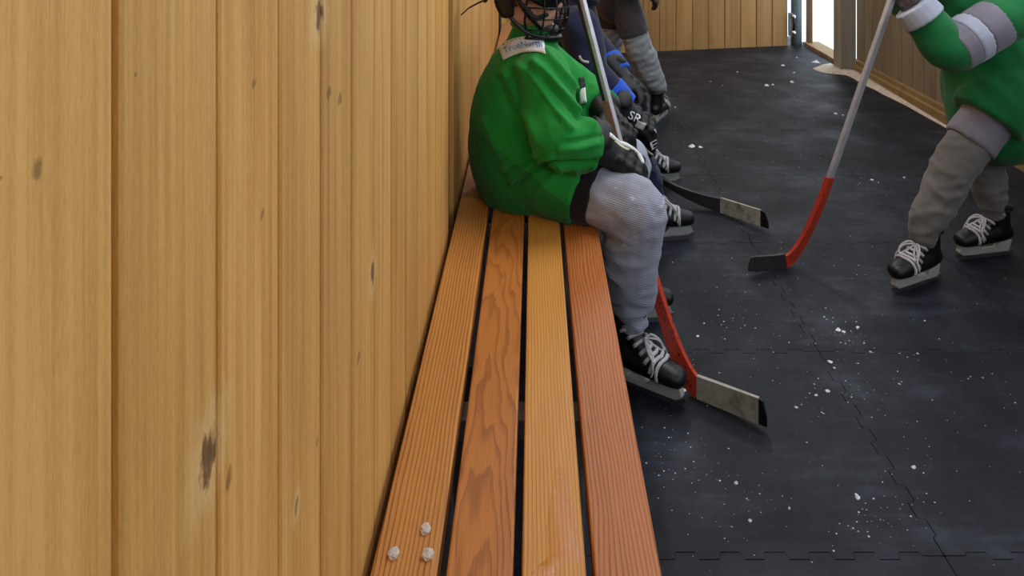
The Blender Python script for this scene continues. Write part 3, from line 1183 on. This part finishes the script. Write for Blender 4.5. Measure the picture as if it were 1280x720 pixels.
    part('wire_cage', place(mesh_bm(bm, True), HS, hr), M['wire'], hel, 'black wire face cage')
    bm = bmesh.new()
    limb(bm, [((.085, -.050, -.158), .012, .016), ((.108, 0, -.164), .016, .020), ((.085, .050, -.158), .012, .016)], side=(0, 0, 1))
    limb(bm, [((.085, -.050, -.158), .008), ((.03, -.084, -.142), .007), ((-.02, -.096, -.100), .007)])
    limb(bm, [((.085, .050, -.158), .008), ((.03, .084, -.142), .007), ((-.02, .096, -.100), .007)])
    part('chin_guard', place(fuse(bm, .0055, 2), HS, hr), M['shell'], hel)
    bm = bmesh.new()
    ball(bm, (.088, 0, -.136), (.026, .030, .014))
    part('chin_cup', place(mesh_bm(bm, True), HS, hr), M['cup'], hel)
    for s in (-1, 1):
        bm = bmesh.new()
        limb(bm, [((-.01, s * .092, -.03), .009, .0025), ((.03, s * .080, -.09), .009, .0025), ((.070, s * .045, -.138), .009, .0025)], side=(1, 0, 0))
        limb(bm, [((.02, s * .097, -.060), .009, .0025), ((.052, s * .084, -.096), .010, .0025), ((.088, s * .066, -.085), .008, .0025)], side=(0, 0, 1))
        part('strap', place(fuse(bm, .003, 1), HS, hr), M['black'], hel)
    return root, dict(jersey=jersey, glove=gl, helmet=hel, body=body)


# surface ribbons and prints laid on a garment where the photograph shows them
def world_bvh(o):
    bpy.context.view_layer.update()
    mw = o.matrix_world
    return BVHTree.FromPolygons([mw @ v.co for v in o.data.vertices], [tuple(p.vertices) for p in o.data.polygons])


def hit(tree, px, py):
    o = V((0, 0, H))
    d = (P(px, py, 1.0) - o).normalized()
    r = tree.ray_cast(o, d)
    return (r[0], r[1]) if r[0] is not None else (None, None)


def ribbon(name, target, pts, width, mat, lift=0.0025, per=5):
    """piping of real width (m) sewn on the surface along a path of photo pixels"""
    tree = world_bvh(target)
    bm = bmesh.new()
    path = []
    for q in spline([tuple(map(float, a)) for a in pts], per):
        h, n = hit(tree, q[0], q[1])
        if h is not None and (not path or (h - path[-1][0]).length < 0.05):
            path.append((h, n))
    if len(path) < 2:
        bm.free()
        print('ribbon missed', name, pts[0])
        return None
    rows = []
    for i, (h, n) in enumerate(path):
        tg = (path[min(i + 1, len(path) - 1)][0] - path[max(i - 1, 0)][0]).normalized()
        s = tg.cross(n).normalized() * width / 2
        rows.append([bm.verts.new(h + s - n * .004), bm.verts.new(h + s * .9 + n * lift), bm.verts.new(h - s * .9 + n * lift), bm.verts.new(h - s - n * .004)])
    for i in range(len(rows) - 1):
        for k in range(4):
            bm.faces.new((rows[i][k], rows[i][(k + 1) % 4], rows[i + 1][(k + 1) % 4], rows[i + 1][k]))
    bm.faces.new(rows[0])
    bm.faces.new(rows[-1][::-1])
    return part(name, mesh_bm(bm, True), mat, target)


def quad_pt(c, u, v):
    """c: TL, TR, BR, BL pixels plus upward bow"""
    a = V(c[0]).lerp(V(c[1]), u)
    b = V(c[3]).lerp(V(c[2]), u)
    q = a.lerp(b, v)
    q.y -= c[4] * 4 * u * (1 - u)
    return q


def cloth_patch(name, target, c, mat, nx=14, ny=7, lift=.003, maxlen=.03):
    tree = world_bvh(target)
    bm = bmesh.new()
    G = []
    for j in range(ny + 1):
        row = []
        for i in range(nx + 1):
            q = quad_pt(c, i / nx, j / ny)
            h, n = hit(tree, q.x, q.y)
            row.append(None if h is None else bm.verts.new(h + n * lift))
        G.append(row)
    for j in range(ny):
        for i in range(nx):
            f = [G[j][i], G[j][i + 1], G[j + 1][i + 1], G[j + 1][i]]
            if None not in f and max((f[k].co - f[k - 1].co).length for k in range(4)) < maxlen:
                bm.faces.new(f)
    bmesh.ops.recalc_face_normals(bm, faces=bm.faces)
    bmesh.ops.solidify(bm, geom=list(bm.faces), thickness=0.0015)
    return part(name, mesh_bm(bm, True), mat, target)


def print_text(name, target, c, text, mat, lift=.006, u0=.06, u1=.94, v0=.2, v1=.8):
    cu = bpy.data.curves.new('txt', 'FONT')
    cu.body = text
    cu.resolution_u = 3
    o = bpy.data.objects.new('txt', cu)
    COL.objects.link(o)
    dg = bpy.context.evaluated_depsgraph_get()
    dg.update()
    me = bpy.data.meshes.new_from_object(o.evaluated_get(dg))
    bpy.data.objects.remove(o)
    bm = bmesh.new()
    bm.from_mesh(me)
    bmesh.ops.triangulate(bm, faces=bm.faces)
    bmesh.ops.subdivide_edges(bm, edges=[e for e in bm.edges if e.calc_length() > .2], cuts=2)
    xs = [v.co.x for v in bm.verts]
    ys = [v.co.y for v in bm.verts]
    x0, x1, y0, y1 = min(xs), max(xs), min(ys), max(ys)
    tree = world_bvh(target)
    bad = []
    for v in bm.verts:
        u = u0 + (u1 - u0) * (v.co.x - x0) / (x1 - x0)
        w_ = v1 - (v1 - v0) * (v.co.y - y0) / (y1 - y0)
        q = quad_pt(c, u, w_)
        h, n = hit(tree, q.x, q.y)
        if h is None:
            bad.append(v)
        else:
            v.co = h + n * lift
    bmesh.ops.delete(bm, geom=bad, context='VERTS')
    return part(name, mesh_bm(bm), mat, target)


# ------------------------------------------------------------------ hockey stick
def make_stick(label, heel, top, tip, mats, bh=.062, red_len=.32, group=None, tape=(0.30, 0.93), curve=.012):
    """heel/top: ends of the shaft; tip: toe of the blade on the floor"""
    heel, top, tip = V(heel), V(top), V(tip)
    root = empty('hockey_stick', (heel.x, heel.y, 0))
    tag(root, label, 'hockey stick', group)
    ax = (top - heel).normalized()
    bdir = (tip - heel)
    bdir.z = 0
    bdir.normalize()
    nrm = bdir.cross(V((0, 0, 1))).normalized()
    w1 = ax.cross(nrm).normalized()

    def bar(a, b, wa, wb, ta, tb):
        bm = bmesh.new()
        R = []
        for c_, w_, t_ in ((a, wa, ta), (b, wb, tb)):
            R.append([bm.verts.new(c_ + w1 * sx * w_ / 2 + nrm * sy * t_ / 2) for sx, sy in ((-1, -1), (1, -1), (1, 1), (-1, 1))])
        for k in range(4):
            bm.faces.new((R[0][k], R[0][(k + 1) % 4], R[1][(k + 1) % 4], R[1][k]))
        bm.faces.new(R[0][::-1])
        bm.faces.new(R[1])
        bmesh.ops.recalc_face_normals(bm, faces=bm.faces)
        bmesh.ops.bevel(bm, geom=list(bm.edges), offset=.003, segments=2, profile=.5, affect='EDGES')
        return mesh_bm(bm)
    m1 = heel + ax * red_len
    sf = part('shaft', bar(m1, top, .024, .024, .017, .017), mats['shaft'], root)
    if mats.get('face'):
        off = w1 * (.007 if w1.x > 0 else -.007)
        part('silver_face', bar(m1 + off, top + off, .014, .014, .019, .019), mats['face'], sf)
    if mats.get('stripe'):
        st = bar(m1 + ax * .34, m1 + ax * .45, .0255, .0255, .0205, .0205)
        part('shaft_band', st, mats['stripe'], root)
    # blade outline along its length: hosel sweeps smoothly into the blade
    L = (tip - heel).length
    def section(c_, up, hh, tt, bm):
        return [bm.verts.new(c_ + up * hh * sy + nrm * tt * sx / 2) for sx, sy in ((-1, 0), (1, 0), (1, 1), (-1, 1))]
    n = 22
    seg = {'hosel': [], 'tape': [], 'toe': []}
    secs = []
    for i in range(n + 1):
        u = i / n
        bow = nrm * curve * (u ** 2) * 1.8
        h_ = bh * (0.92 + .12 * u)
        if u > .93:
            h_ *= math.sqrt(max(.12, 1 - ((u - .93) / .075) ** 2))
        c_ = V((heel.x, heel.y, 0.0)) + bdir * L * u + bow + V((0, 0, .002 + .012 * u * u))
        secs.append((c_, V((0, 0, 1)), h_, .010 - .004 * u, u))
    def strip(lo, hi, grow):
        bm = bmesh.new()
        rr = [section(c_ - (V((0, 0, grow)) if grow else V()), up, hh + 2 * grow, tt + 2 * grow, bm) for c_, up, hh, tt, u in secs if lo - 1e-6 <= u <= hi + 1e-6]
        for a_, b_ in zip(rr, rr[1:]):
            for k in range(4):
                bm.faces.new((a_[k], a_[(k + 1) % 4], b_[(k + 1) % 4], b_[k]))
        bm.faces.new(rr[0][::-1])
        bm.faces.new(rr[-1])
        return mesh_bm(bm)
    q = lambda u: round(u * n) / n
    # hosel: from shaft, bending into the blade
    bm = bmesh.new()
    rr = []
    hz = V((heel.x, heel.y, 0.0))
    for i in range(13):
        u = i / 12
        # quadratic bend from the shaft axis to the blade direction
        a0 = m1
        a1 = hz + ax * .040 / max(ax.z, .3) + bdir * .004
        a2 = hz + bdir * L * q(tape[0]) + V((0, 0, bh * .48))
        c_ = a0 * (1 - u) ** 2 + a1 * 2 * u * (1 - u) + a2 * u * u
        tg = ((a1 - a0) * (1 - u) + (a2 - a1) * u).normalized()
        sd = nrm.cross(tg).normalized()
        wd = .028 + (bh * .98 - .028) * u ** 1.5
        th = .020 + (.010 - .020) * u
        rr.append([bm.verts.new(c_ + sd * sy * wd / 2 + nrm * sx * th / 2) for sx, sy in ((-1, -1), (1, -1), (1, 1), (-1, 1))])
    for a_, b_ in zip(rr, rr[1:]):
        for k in range(4):
            bm.faces.new((a_[k], a_[(k + 1) % 4], b_[(k + 1) % 4], b_[k]))
    bm.faces.new(rr[0][::-1])
    bm.faces.new(rr[-1])
    mn = min(v.co.z for v in bm.verts)
    part('hosel', mesh_bm(bm), mats['hosel'], root)
    bl = part('blade', strip(q(tape[0]), 1.0, 0), mats.get('toe', M['black']), root)
    part('tape', strip(q(tape[0]), q(tape[1]), .0012), mats['tape'], bl)
    return root


# ------------------------------------------------------------------ the seated player in green
def proj(co):
    return CX + F * co.x / co.y, CY + F * (H - co.z) / co.y


# cloth folds of the near side: (polyline, half width px, height m)
FOLDS = [([(668, 78), (690, 100), (716, 132), (742, 156)], 6, .010), ([(650, 82), (668, 104), (690, 136), (712, 160)], 6, .010),
         ([(684, 66), (702, 88), (722, 112)], 5, .009), ([(630, 92), (644, 118), (660, 150), (672, 176)], 7, .008),
         ([(676, 90), (698, 118), (724, 148)], 4, -.008), ([(658, 92), (678, 122), (700, 152)], 4, -.008),
         ([(622, 100), (634, 130), (650, 165)], 6, -.006),
         ([(684, 203), (705, 206), (730, 205), (760, 200)], 4, -.016), ([(690, 196), (672, 203), (655, 214), (640, 228)], 4, .009),
         ([(680, 207), (664, 216), (650, 228)], 3.5, -.009), ([(668, 196), (648, 202), (628, 212)], 5, .008), ([(700, 212), (684, 228), (668, 246)], 6, .006),
         ([(700, 188), (722, 186), (746, 180)], 5, .007), ([(710, 178), (732, 174), (752, 168)], 4, -.006), ([(606, 150), (622, 190), (640, 225)], 7, .006),
         ([(720, 215), (722, 232), (718, 252)], 5, .005), ([(738, 210), (734, 228), (724, 250)], 4, -.004)]


def seg_dist(px, py, a, b):
    dx, dy = b[0] - a[0], b[1] - a[1]
    u = max(0, min(1, ((px - a[0]) * dx + (py - a[1]) * dy) / (dx * dx + dy * dy)))
    return math.hypot(px - a[0] - u * dx, py - a[1] - u * dy), u


def green_fold(co, n):
    a = co.x * .80 + co.z * .60
    b = co.x * .60 - co.z * .80
    r2 = noise.noise(V((a * 26, co.y * 9, b * 7 + 9.1)))
    d = .0035 * r2 + .002 * noise.noise(co * 40)
    if n.y < .35:
        px, py = proj(co)
        for ln, w_, h_ in FOLDS:
            best = 9e9
            for i in range(len(ln) - 1):
                q, u = seg_dist(px, py, ln[i], ln[i + 1])
                best = min(best, q)
            if best < 3 * w_:
                d += 1.45 * h_ * math.exp(-(best / (w_ * .8)) ** 2) * min(1.0, (.35 - n.y) * 2)
    return d


t = NT('green_jersey_mesh')
p = t.pos()
sx_ = t.n('SeparateXYZ')
t.set(sx_.inputs[0], p)
nz = t.noise(p, 7, 4)
c = t.mix(1.0, lin((20, 134, 50)), t.ramp(nz, [(0.3, g(.88)), (0.7, g(1.1))]), 'MULTIPLY')
# lower side panel of a darker knit, its seam runs down towards the front hem
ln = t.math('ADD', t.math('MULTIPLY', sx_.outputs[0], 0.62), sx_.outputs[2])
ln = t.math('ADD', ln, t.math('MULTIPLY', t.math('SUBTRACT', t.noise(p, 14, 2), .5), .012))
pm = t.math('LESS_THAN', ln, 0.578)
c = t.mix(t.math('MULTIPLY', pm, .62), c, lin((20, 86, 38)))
t.set(t.b.inputs['Base Color'], c)
t.b.inputs['Roughness'].default_value = .75
t.b.inputs['Specular IOR Level'].default_value = .25
t.b.inputs['Sheen Weight'].default_value = .1
vo = t.n('TexVoronoi')
t.set(vo.inputs['Vector'], p)
vo.inputs['Scale'].default_value = 420
t.bump(t.math('ADD', vo.outputs['Distance'], t.math('MULTIPLY', t.noise(p, 24, 4), 2.2)), .30, .003)
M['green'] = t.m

M['grey_sock'] = fabric('grey_ribbed_sock', (160, 164, 182), rib=1100, ribdir=(.28, .28, 1), ribamt=.22, mesh=.35, dirt=(214, 216, 224))
M['black_pants'] = fabric('black_padded_pants', (24, 22, 28), var=.3)
M['navy'] = fabric('navy_jersey', (26, 30, 58), var=.2)
M['navy_sock'] = fabric('navy_sock', (30, 34, 70), var=.2)

yawG = math.radians(14)
fwG = V((math.cos(yawG), math.sin(yawG), 0))
leG = V((-math.sin(yawG), math.cos(yawG), 0))
OG = V((-.030, 2.285, SEAT))


def LG(x, y, z):
    return OG + fwG * x + leG * y + V((0, 0, z))


G = dict(yaw=yawG, pelvis=LG(.0, 0, .11), waist=LG(-.005, 0, .22), chest=LG(.018, 0, .385), neck=LG(.030, 0, .475),
         head=V((-.020, 2.275, 1.056)), head_dir=((math.cos(-.16), math.sin(-.16), -.06), (0, 0, 1)), head_scale=.97,
         shR=LG(.022, -.150, .395), shL=LG(.050, .155, .395),
         elR=V((.060, 2.045, .695)), wrR=V((.205, 2.095, .640)),
         elL=V((.165, 2.47, .690)), wrL=V((.232, 2.330, .660)),
         hipR=V((.015, 2.185, .552)), knR=V((.262, 2.055, .505)), anR=V((.268, 2.085, .215)),
         hipL=V((-.02, 2.39, .552)), knL=V((.270, 2.400, .505)), anL=V((.285, 2.390, .215)),
         footR=math.radians(-34), footL=math.radians(8),
         torso=[(LG(-.015, 0, .055), .180, .135), (LG(-.022, 0, .13), .188, .145), (LG(-.020, 0, .23), .175, .142), (LG(.002, 0, .33), .165, .130), (LG(.018, 0, .405), .140, .105), (LG(.026, 0, .465), .078, .072)],
         arm_r=(.074, .074, .072, .071), cuff_gap=.05, glove_scale=1.04, jersey_smooth=5, vox=.006, hem=.50, hem_r=.106, pants_len=.66, sock_scale=1.0, seat=SEAT, fold=green_fold, collar_r=.062, collar_c=LG(.030, 0, .490),
         gloveR=(V((.222, 2.100, .628)), V((.78, .10, -.60)), V((.45, -.55, .70)), (.55, .75, .6)),
         gloveL=(V((.238, 2.315, .655)), V((.35, -.80, -.25)), V((.6, .2, .75)), (.7, .9, .7)),
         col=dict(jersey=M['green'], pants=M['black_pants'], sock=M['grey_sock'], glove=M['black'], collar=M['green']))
rootG, pG = make_person('person', 'seated child player in a green jersey and caged black helmet holding an upright stick', G)

# shoulder patch with its print
pc = ((623, 58), (678, 47), (683, 68), (630, 76), 6)
pt = cloth_patch('shoulder_patch', pG['jersey'], pc, M['patch'], lift=.004, maxlen=.08)
pt['label'] = 'white shoulder patch with blue lettering'
print_text('lettering', pG['jersey'], pc, 'TrueNorth', M['blue_text'], .0065, .08, .94, .34, .74)
tx = print_text('small_lettering', pG['jersey'], pc, '- - - - - - -', M['red_text'], .0065, .2, .8, .12, .17)
# loose helmet strap behind the head
bm = bmesh.new()
pts = [P(618, -6, 2.29), P(606, 0, 2.29), P(597, 4, 2.28), P(586, 10, 2.27), P(576, 19, 2.26)]
rows = []
for i, q in enumerate(pts):
    rows.append([bm.verts.new(q + V((0, s1 * .007, s2 * .0022))) for s1, s2 in ((-1, -1), (1, -1), (1, 1), (-1, 1))])
for a_, b_ in zip(rows, rows[1:]):
    for k in range(4):
        bm.faces.new((a_[k], a_[(k + 1) % 4], b_[(k + 1) % 4], b_[k]))
bm.faces.new(rows[0]); bm.faces.new(rows[-1][::-1])
part('loose_strap', mesh_bm(bm), M['black'], pG['helmet'])

cloth_patch('white_trim', pG['jersey'], ((725, 112), (732, 110), (734, 128), (726, 131), 0), M['white'], 4, 5, .003)
cloth_patch('black_trim', pG['jersey'], ((723, 97), (729, 96), (732, 109), (725, 111), 0), M['black'], 4, 5, .003)
# piping on his near glove
gR = pG['glove']['R']
ribbon('white_piping', gR, [(762, 168), (775, 178), (788, 183), (798, 192), (804, 204)], .012, M['white'])
ribbon('cream_piping', gR, [(768, 176), (778, 184), (786, 187)], .007, M['cream'])

# ------------------------------------------------------------------ his stick
heel = V((.402, 2.064, 0))
make_stick('upright hockey stick with red lower shaft and taped blade held by the green player',
           heel, heel + (V((.236, 2.2, .652)) - heel) * 1.78, floor_pt(962, 534),
           dict(shaft=M['stick_dark'], face=M['stick_silver'], stripe=M['stick_copper'], hosel=M['stick_red'], tape=M['tape']), bh=.062, red_len=.34, tape=(.16, .93))

# ------------------------------------------------------------------ the player in navy beside him
navy_fold = lambda co, n: .005 * noise.noise(V((co.x * 16 + co.z * 12, co.y * 7, co.z * 9)))
yawN = math.radians(4)
ON = V((.03, 2.99, SEAT))
LN = lambda x, y, z: ON + V((x * math.cos(yawN) - y * math.sin(yawN), x * math.sin(yawN) + y * math.cos(yawN), z))
Nn = dict(yaw=yawN, pelvis=LN(.0, 0, .11), waist=LN(.035, 0, .22), chest=LN(.115, 0, .37), neck=LN(.150, 0, .475),
          head=V((.235, 2.97, 1.085)), head_dir=((1, -.1, -.25), (0, 0, 1)),
          shR=LN(.125, -.165, .40), shL=LN(.125, .165, .40),
          elR=V((.205, 2.765, .700)), wrR=V((.335, 2.745, .560)),
          elL=V((.26, 3.22, .69)), wrL=V((.36, 3.12, .585)),
          hipR=V((.06, 2.88, .552)), knR=V((.345, 2.86, .490)), anR=V((.452, 2.945, .205)),
          hipL=V((.06, 3.10, .552)), knL=V((.400, 3.24, .490)), anL=V((.505, 3.50, .195)),
          footR=math.radians(10), footL=math.radians(8),
          torso=[(LN(.0, 0, .07), .180, .140), (LN(.01, 0, .16), .18, .145), (LN(.05, 0, .25), .175, .14), (LN(.10, 0, .36), .165, .13), (LN(.13, 0, .42), .14, .105), (LN(.145, 0, .465), .08, .07)],
          arm_r=(.080, .075, .066, .056), hem=.30, hem_r=.10, pants_len=.86, sock_scale=.80, skate_scale=1.0, glove_scale=1.08, seat=SEAT, fold=navy_fold, cuff_gap=.03, cuff_len=.075, collar_c=LN(.150, 0, .49),
          gloveR=(V((.352, 2.735, .545)), V((.76, .12, -.64)), V((.55, -.45, .70)), (.45, .6, .5)),
          gloveL=(V((.375, 3.105, .58)), V((.6, -.45, -.55)), V((.55, .2, .8)), (.7, .9, .7)),
          col=dict(jersey=M['navy'], pants=M['black_pants'], sock=M['navy_sock'], cuff=M['blue'], collar=M['navy'], glove=M['black']))
rootN, pN = make_person('person', 'seated player in a navy jersey with blue cuffs beside the green player', Nn)
gN = pN['glove']['R']
print_text('lettering', gN, ((788, 138), (803, 146), (799, 155), (784, 147), 0), 'SR', M['white'], .003, 0, 1, 0, 1)
cloth_patch('grey_patch', gN, ((797, 150), (808, 155), (803, 163), (793, 158), 0), M['holder'], 4, 4, .003)
ribbon('white_piping', gN, [(792, 171), (799, 179), (808, 187), (817, 195)], .010, M['white'])
ribbon('white_piping', gN, [(818, 162), (822, 170), (826, 180), (825, 190)], .005, M['white'])
print_text('lettering', gN, ((812, 178), (820, 174), (823, 182), (815, 187), 0), 'E', M['white'], .003, 0, 1, 0, 1)
ribbon('silver_mark', pN['jersey'], [(724, 70), (728, 76), (736, 78)], .010, M['holder'])

# stick whose taped blade stands on the floor beyond the black skates
hl = floor_pt(862, 252)
make_stick('dark hockey stick with pale taped blade resting on the floor beyond the black skates',
           hl, V((.17, 3.06, .47)), floor_pt(964, 288), dict(shaft=M['stick_dark'], hosel=M['stick_dark'], tape=M['tape']), bh=.062, red_len=.22, tape=(.42, .90))

# ------------------------------------------------------------------ walking child behind them
M['dark_jacket'] = fabric('dark_purple_jacket', (52, 48, 62), var=.2)
M['striped_sock'] = fabric('grey_banded_sock', (150, 156, 164), rib=150, ribdir=(.5, 0, -.86), ribamt=.62, var=.15)
M['grey_pants'] = fabric('dark_grey_pants', (66, 62, 70), var=.2)
W_ = V((.49, 4.55, 0))
Wk = dict(yaw=math.radians(-10), pelvis=W_ + V((0, 0, .75)), waist=W_ + V((.0, 0, .85)), chest=W_ + V((.02, 0, 1.03)), neck=W_ + V((.03, 0, 1.13)),
          head=W_ + V((.06, -.02, 1.29)), head_dir=((1, -.2, -.1), (0, 0, 1)),
          shR=W_ + V((.02, -.17, 1.06)), shL=W_ + V((.03, .17, 1.06)), elR=W_ + V((-.02, -.25, .86)), wrR=W_ + V((.10, -.24, .80)), elL=W_ + V((.06, .24, .86)), wrL=W_ + V((.2, .2, .82)),
          hipR=W_ + V((.03, -.09, .72)), knR=W_ + V((.125, -.10, .43)), anR=W_ + V((.235, -.10, .195)),
          hipL=W_ + V((-.01, .09, .72)), knL=W_ + V((-.03, .10, .44)), anL=W_ + V((-.12, .12, .20)),
          footR=math.radians(62), footL=math.radians(20),
          torso=[(W_ + V((0, 0, .68)), .165, .13), (W_ + V((0, 0, .80)), .165, .13), (W_ + V((.0, 0, .92)), .16, .125), (W_ + V((.02, 0, 1.04)), .155, .115), (W_ + V((.03, 0, 1.12)), .08, .07)],
          arm_r=(.075, .07, .062, .054), hem=0, pants_len=.70, sock_scale=.95, fold=navy_fold,
          gloveR=(W_ + V((.12, -.24, .79)), V((.8, 0, -.4)), V((.3, -.4, .8))), gloveL=(W_ + V((.22, .19, .815)), V((.8, 0, -.4)), V((.3, .4, .8))),
          col=dict(jersey=M['dark_jacket'], pants=M['grey_pants'], sock=M['striped_sock'], glove=M['black']))
make_person('person', 'walking player in a dark jacket and grey banded socks by the far wall', Wk)

# ------------------------------------------------------------------ striding player on the right
M['green2'] = fabric('dark_green_jersey', (24, 110, 60), var=.15)
M['lav'] = fabric('grey_lavender_cloth', (128, 124, 138), var=.15)
M['taupe'] = fabric('taupe_sock', (112, 109, 108), var=.15)
M['band'] = fabric('pale_sleeve_band', (176, 182, 202), var=.08)
R_ = V((1.68, 2.78, 0))
Rp = dict(yaw=math.radians(186), pelvis=R_ + V((0, 0, .68)), waist=R_ + V((-.03, 0, .78)), chest=R_ + V((-.10, -.01, .96)), neck=R_ + V((-.15, -.01, 1.07)),
          head=R_ + V((-.21, -.02, 1.24)), head_dir=((-1, -.15, -.15), (0, 0, 1)),
          shL=V((1.625, 2.58, .950)), elL=V((1.375, 2.51, .835)), wrL=V((1.262, 2.550, .985)),
          shR=R_ + V((-.12, .16, .98)), elR=R_ + V((-.22, .20, .92)), wrR=V((1.33, 2.68, 1.16)),
          hipL=R_ + V((-.02, -.10, .65)), knL=V((1.475, 2.64, .430)), anL=V((1.345, 2.63, .195)),
          hipR=R_ + V((.0, .10, .65)), knR=V((1.675, 2.86, .42)), anR=V((1.705, 2.83, .195)),
          footL=math.radians(206), footR=math.radians(192),
          torso=[(R_ + V((0.01, 0, .505)), .185, .155), (R_ + V((-.01, 0, .68)), .185, .15), (R_ + V((-.04, 0, .80)), .175, .14), (R_ + V((-.09, 0, .93)), .165, .13), (R_ + V((-.12, 0, 1.0)), .14, .105), (R_ + V((-.145, 0, 1.06)), .08, .07)],
          arm_r=(.080, .076, .070, .060), hem=.42, hem_r=.125, pants_len=.78, pants_scale=.95, sock_scale=.88, fold=navy_fold, cuff_len=.05, cuff_gap=.02, collar_c=R_ + V((-.15, -.01, 1.085)),
          gloveL=(V((1.258, 2.552, .995)), V((-.55, -.05, .80)), V((-.5, -.75, -.2)), (.5, .8, .7)), gloveR=(V((1.322, 2.67, 1.175)), V((-.55, -.45, .6)), V((-.5, .6, .5)), (.5, .8, .7)),
          col=dict(jersey=M['green2'], pants=M['lav'], sock=M['taupe'], cuff=M['band'], collar=M['band'], glove=plain('grey_glove_cloth', (96, 86, 88), .7)))
rootR, pR = make_person('person', 'striding player in a green jersey with pale sleeve bands at the right edge', Rp)
for lo, hi, mm, rr_ in ((.30, .62, M['lav'], .083), (.62, .80, M['band'], .084), (.80, 1.0, M['lav'], .081)):
    bm = bmesh.new()
    limb(bm, [(Rp['shL'].lerp(Rp['elL'], lo), rr_), (Rp['shL'].lerp(Rp['elL'], hi), rr_ - .002)], flat0=True, flat1=True)
    part('sleeve_band', fuse(bm, .007, 1), mm, pR['jersey'])
hl = floor_pt(1000, 330)
hand = V((1.215, 2.550, 1.045))
make_stick('slanted hockey stick with red lower shaft carried by the striding player', hl, hl + (hand - hl) * 1.30, hl + V((-.20, -.10, 0)),
           dict(shaft=M['stick_silver'], hosel=M['stick_red'], tape=M['stick_dark'], toe=M['stick_dark']), bh=.05, red_len=.36)
